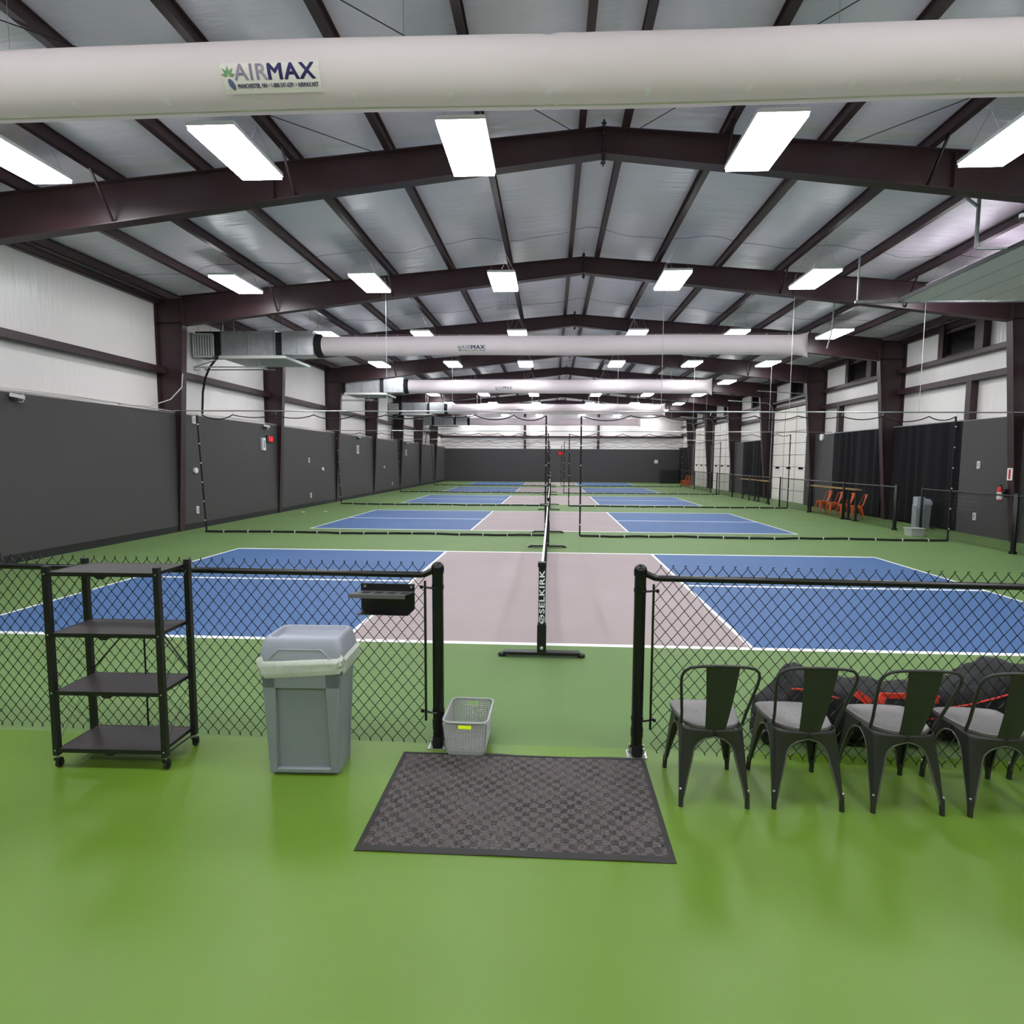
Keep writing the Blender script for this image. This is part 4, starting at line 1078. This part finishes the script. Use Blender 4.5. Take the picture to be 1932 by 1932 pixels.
# ------------------------------------------------------------------ small things on the walls
def plate(name, x, y, z, w, h, t, label, cat, m='white_plastic', group=None, round_=False):
    mb = MB(); s = 1 if x < 0 else -1
    if round_: mb.lathe([(w/2, 0), (w/2*.95, s*t), (w/4, s*t*1.1)], (x, y, z), m, 18, 'x')
    else: mb.box(min(x, x+s*t), max(x, x+s*t), y-w/2, y+w/2, z-h/2, z+h/2, m); 
    if not round_: mb.box(min(x+s*t, x+s*t*1.15), max(x+s*t, x+s*t*1.15), y-w*.2, y+w*.2, z-h*.3, z+h*.3, 'galv_dull')
    o = mb.build(name); tag(o, label, cat, group); return o
plate('wall_speaker', PL, 18.98, 2.43, .2, .42, .07, 'white rectangular box on the left wall just below the red clock', 'speaker', group='white boxes high on the left wall')
plate('wall_speaker', PL, 28.4, 2.43, .2, .42, .07, 'white rectangular box high on the left wall, second nearest', 'speaker', group='white boxes high on the left wall')
plate('wall_speaker', PL, 38.0, 2.4, .2, .42, .07, 'white rectangular box high on the left wall, farthest one', 'speaker', group='white boxes high on the left wall')
plate('bell', PL, 15.25, 1.6, .16, .16, .05, 'round white knob on the left wall just past the nearest full column', 'bell', round_=True, group='round white knobs on the left wall')
plate('bell', PL, 24.0, 1.51, .16, .16, .05, 'round white knob on the left wall near the second divider net', 'bell', round_=True, group='round white knobs on the left wall')
plate('bell', PL, 33.0, 1.5, .14, .14, .05, 'round white knob far along the left wall', 'bell', round_=True, group='round white knobs on the left wall')
plate('wall_outlet', PL, 15.28, .51, .09, .2, .03, 'low white outlet on the left wall beneath the nearest round knob', 'outlet', group='white outlets')
plate('wall_outlet', PL, 22.65, 1.89, .09, .2, .03, 'upper white outlet on the left wall before the second divider net', 'outlet', group='white outlets')
plate('wall_outlet', PL, 22.75, .46, .09, .2, .03, 'low white outlet on the left wall before the second divider net', 'outlet', group='white outlets')
plate('wall_outlet', PL, 34.7, .47, .09, .18, .03, 'far low white outlet on the left wall', 'outlet', group='white outlets')
plate('wall_outlet', PL, 15.25, 2.98, .09, .2, .05, 'white box at the top of the left boards just past the nearest full column', 'outlet', group='white outlets')
plate('wall_outlet', PR, 15.9, 1.89, .09, .2, .03, 'upper white outlet on the right wall left of the fire extinguisher', 'outlet', group='white outlets')
plate('wall_outlet', PR, 15.92, .5, .09, .2, .03, 'low white outlet on the right wall under the fire extinguisher', 'outlet', group='white outlets')
plate('bell', PR, 24.9, 2.99, .3, .34, .06, 'white oval bell at the top of the right wall boards near the white door', 'bell', round_=True)
def seven(mb, ch, u0, v0, w, h, P, m):
    seg = {'a': (0, 1, 1, 1), 'b': (1, .5, 1, 1), 'c': (1, 0, 1, .5), 'd': (0, 0, 1, 0), 'e': (0, 0, 0, .5), 'f': (0, .5, 0, 1), 'g': (0, .5, 1, .5)}
    D = {'0': 'abcdef', '1': 'bc', '2': 'abged', '3': 'abgcd', '4': 'fgbc', '5': 'afgcd', '6': 'afgedc', '7': 'abc', '8': 'abcdefg', '9': 'abcdfg'}
    for s in D[ch]:
        x0, y0, x1, y1 = seg[s]; mb.bar(P(u0+x0*w, v0+y0*h), P(u0+x1*w, v0+y1*h), .012, .01, m, up=(1, 0, 0))
e = thing('wall_clock', 'digital clock with red digits on the left wall by a steel column', 'clock', (PL, 19.42, 2.62))
mb = MB(); mb.box(0, .05, -.2, .2, -.12, .12, 'black_metal'); mb.build('case', parent=e)
mb = MB(); P = lambda u, v: (.054, -.18+u, v)
seven(mb, '5', .12, -.07, .06, .14, P, 'led_red'); seven(mb, '3', .215, -.07, .06, .14, P, 'led_red'); seven(mb, '7', .295, -.07, .06, .14, P, 'led_red'); mb.build('digits', parent=e)
e = thing('wall_clock', 'distant digital clock with red digits on the far end wall', 'clock', (.85, YB-.3, 2.6))
mb = MB(); mb.box(-.25, .25, -.06, 0, -.14, .14, 'black_metal'); mb.build('case', parent=e)
mb = MB(); P = lambda u, v: (-.2+u, -.064, v)
for k, c in enumerate('537'): seven(mb, c, .03+.13*k, -.09, .08, .18, P, 'led_red')
mb.build('digits', parent=e)
for i, (y, lab) in enumerate([(10.0, 'white security camera on the left wall top, nearest the photo edge'), (19.1, 'white security camera above the red clock on the left wall'), (28.5, 'white security camera on the left wall above the second white box'), (38.1, 'distant white security camera above the third white box')]):
    e = thing('security_camera', lab, 'security camera', (PL, y, 3.04), group='security cameras on the left wall')
    mb = MB(); mb.bar((.02, -.04, .02), (.19, .06, -.02), .1, .07, 'white_plastic'); mb.box(0, .1, -.035, .035, -.09, 0, 'seam_dark'); mb.build('camera_body', parent=e, bevel=.008)
    mb = MB(); mb.lathe([(.03, 0), (.03, .02)], (.1, -.0, -.1), 'black_metal', 12); mb.build('lens', parent=e)
    mb = MB(); mb.tube([(.03, .05, -.09), (.07, .14, -.1), (.06, .2, -.03), (.02, .2, .07)], .008, 'cable_white', n=6); mb.build('camera_cable', parent=e, smooth=60)
# loose cables along the top of the charcoal boards
mb = MB()
for q in range(3):
    pts = [(PL-.05+.04*math.sin(k*.35+q*2), 6+k*.45, 3.150+.02*math.sin(k*.5+q)+(.01*q)) for k in range(100)]
    mb.tube(pts, .009, 'cable_white', n=5)
tag(mb.build('cable_bundle', smooth=60), 'loose pale cables lying along the top of the charcoal left wall boards', 'cable')
mb = MB(); mb.tube([(-9.75, 12.6, 3.14), (-9.6, 13.4, 3.18), (-9.5, 14.0, 3.4), (-9.46, 14.4, 3.75), (-9.45, 14.45, 4.1)], .014, 'cable_white', n=6)
tag(mb.build('power_cable', smooth=60), 'single pale cable curving up the nearest left column', 'cable')
# far corner: dark cabinet and box by the last court
e = thing('storage_cabinet', 'low black cabinet at the far right corner of the hall', 'cabinet', (10.5, 51.0, 0))
mb = MB(); mb.box(-.85, .75, -.4, .4, 0, 1.2, 'dark_base'); mb.build('cabinet_body', parent=e)
for s in (-1, 1):
    mb = MB(); mb.box(-.82 if s < 0 else -.04, -.06 if s < 0 else .72, -.42, -.4, .04, 1.16, 'black_metal'); mb.build('cabinet_door', parent=e)
plate('wall_outlet', 9.6, YB-.3, 1.9, .01, .3, .3, 'small pale notice on the far end wall near the black cabinet', 'notice')
# two pickleballs resting on the floor by the left wall
for i, (x, y) in enumerate([(-8.95, 20.2), (-8.2, 20.4)]):
    mb = MB(); mb.lathe([(.001, 0), (.07, .004), (.075, .02), (.03, .03)], (x, y, 0), 'white_plastic', 14)
    tag(mb.build('court_marker', smooth=60), 'flat white court marker on the green floor, %s the left wall' % ('nearer' if i == 0 else 'further from'), 'marker', 'white court markers')
# pull-chain hanging from a roof beam at the right
mb = MB(); mb.tube([(7.6, 16.1, 6.5), (7.58, 16.1, 5.95), (7.55, 16.1, 5.4), (7.45, 16.1, 5.0)], .02, 'cable_white', n=6)
tag(mb.build('cable_drop', smooth=60), 'short pale cable drop hanging under the roof on the right', 'cable')
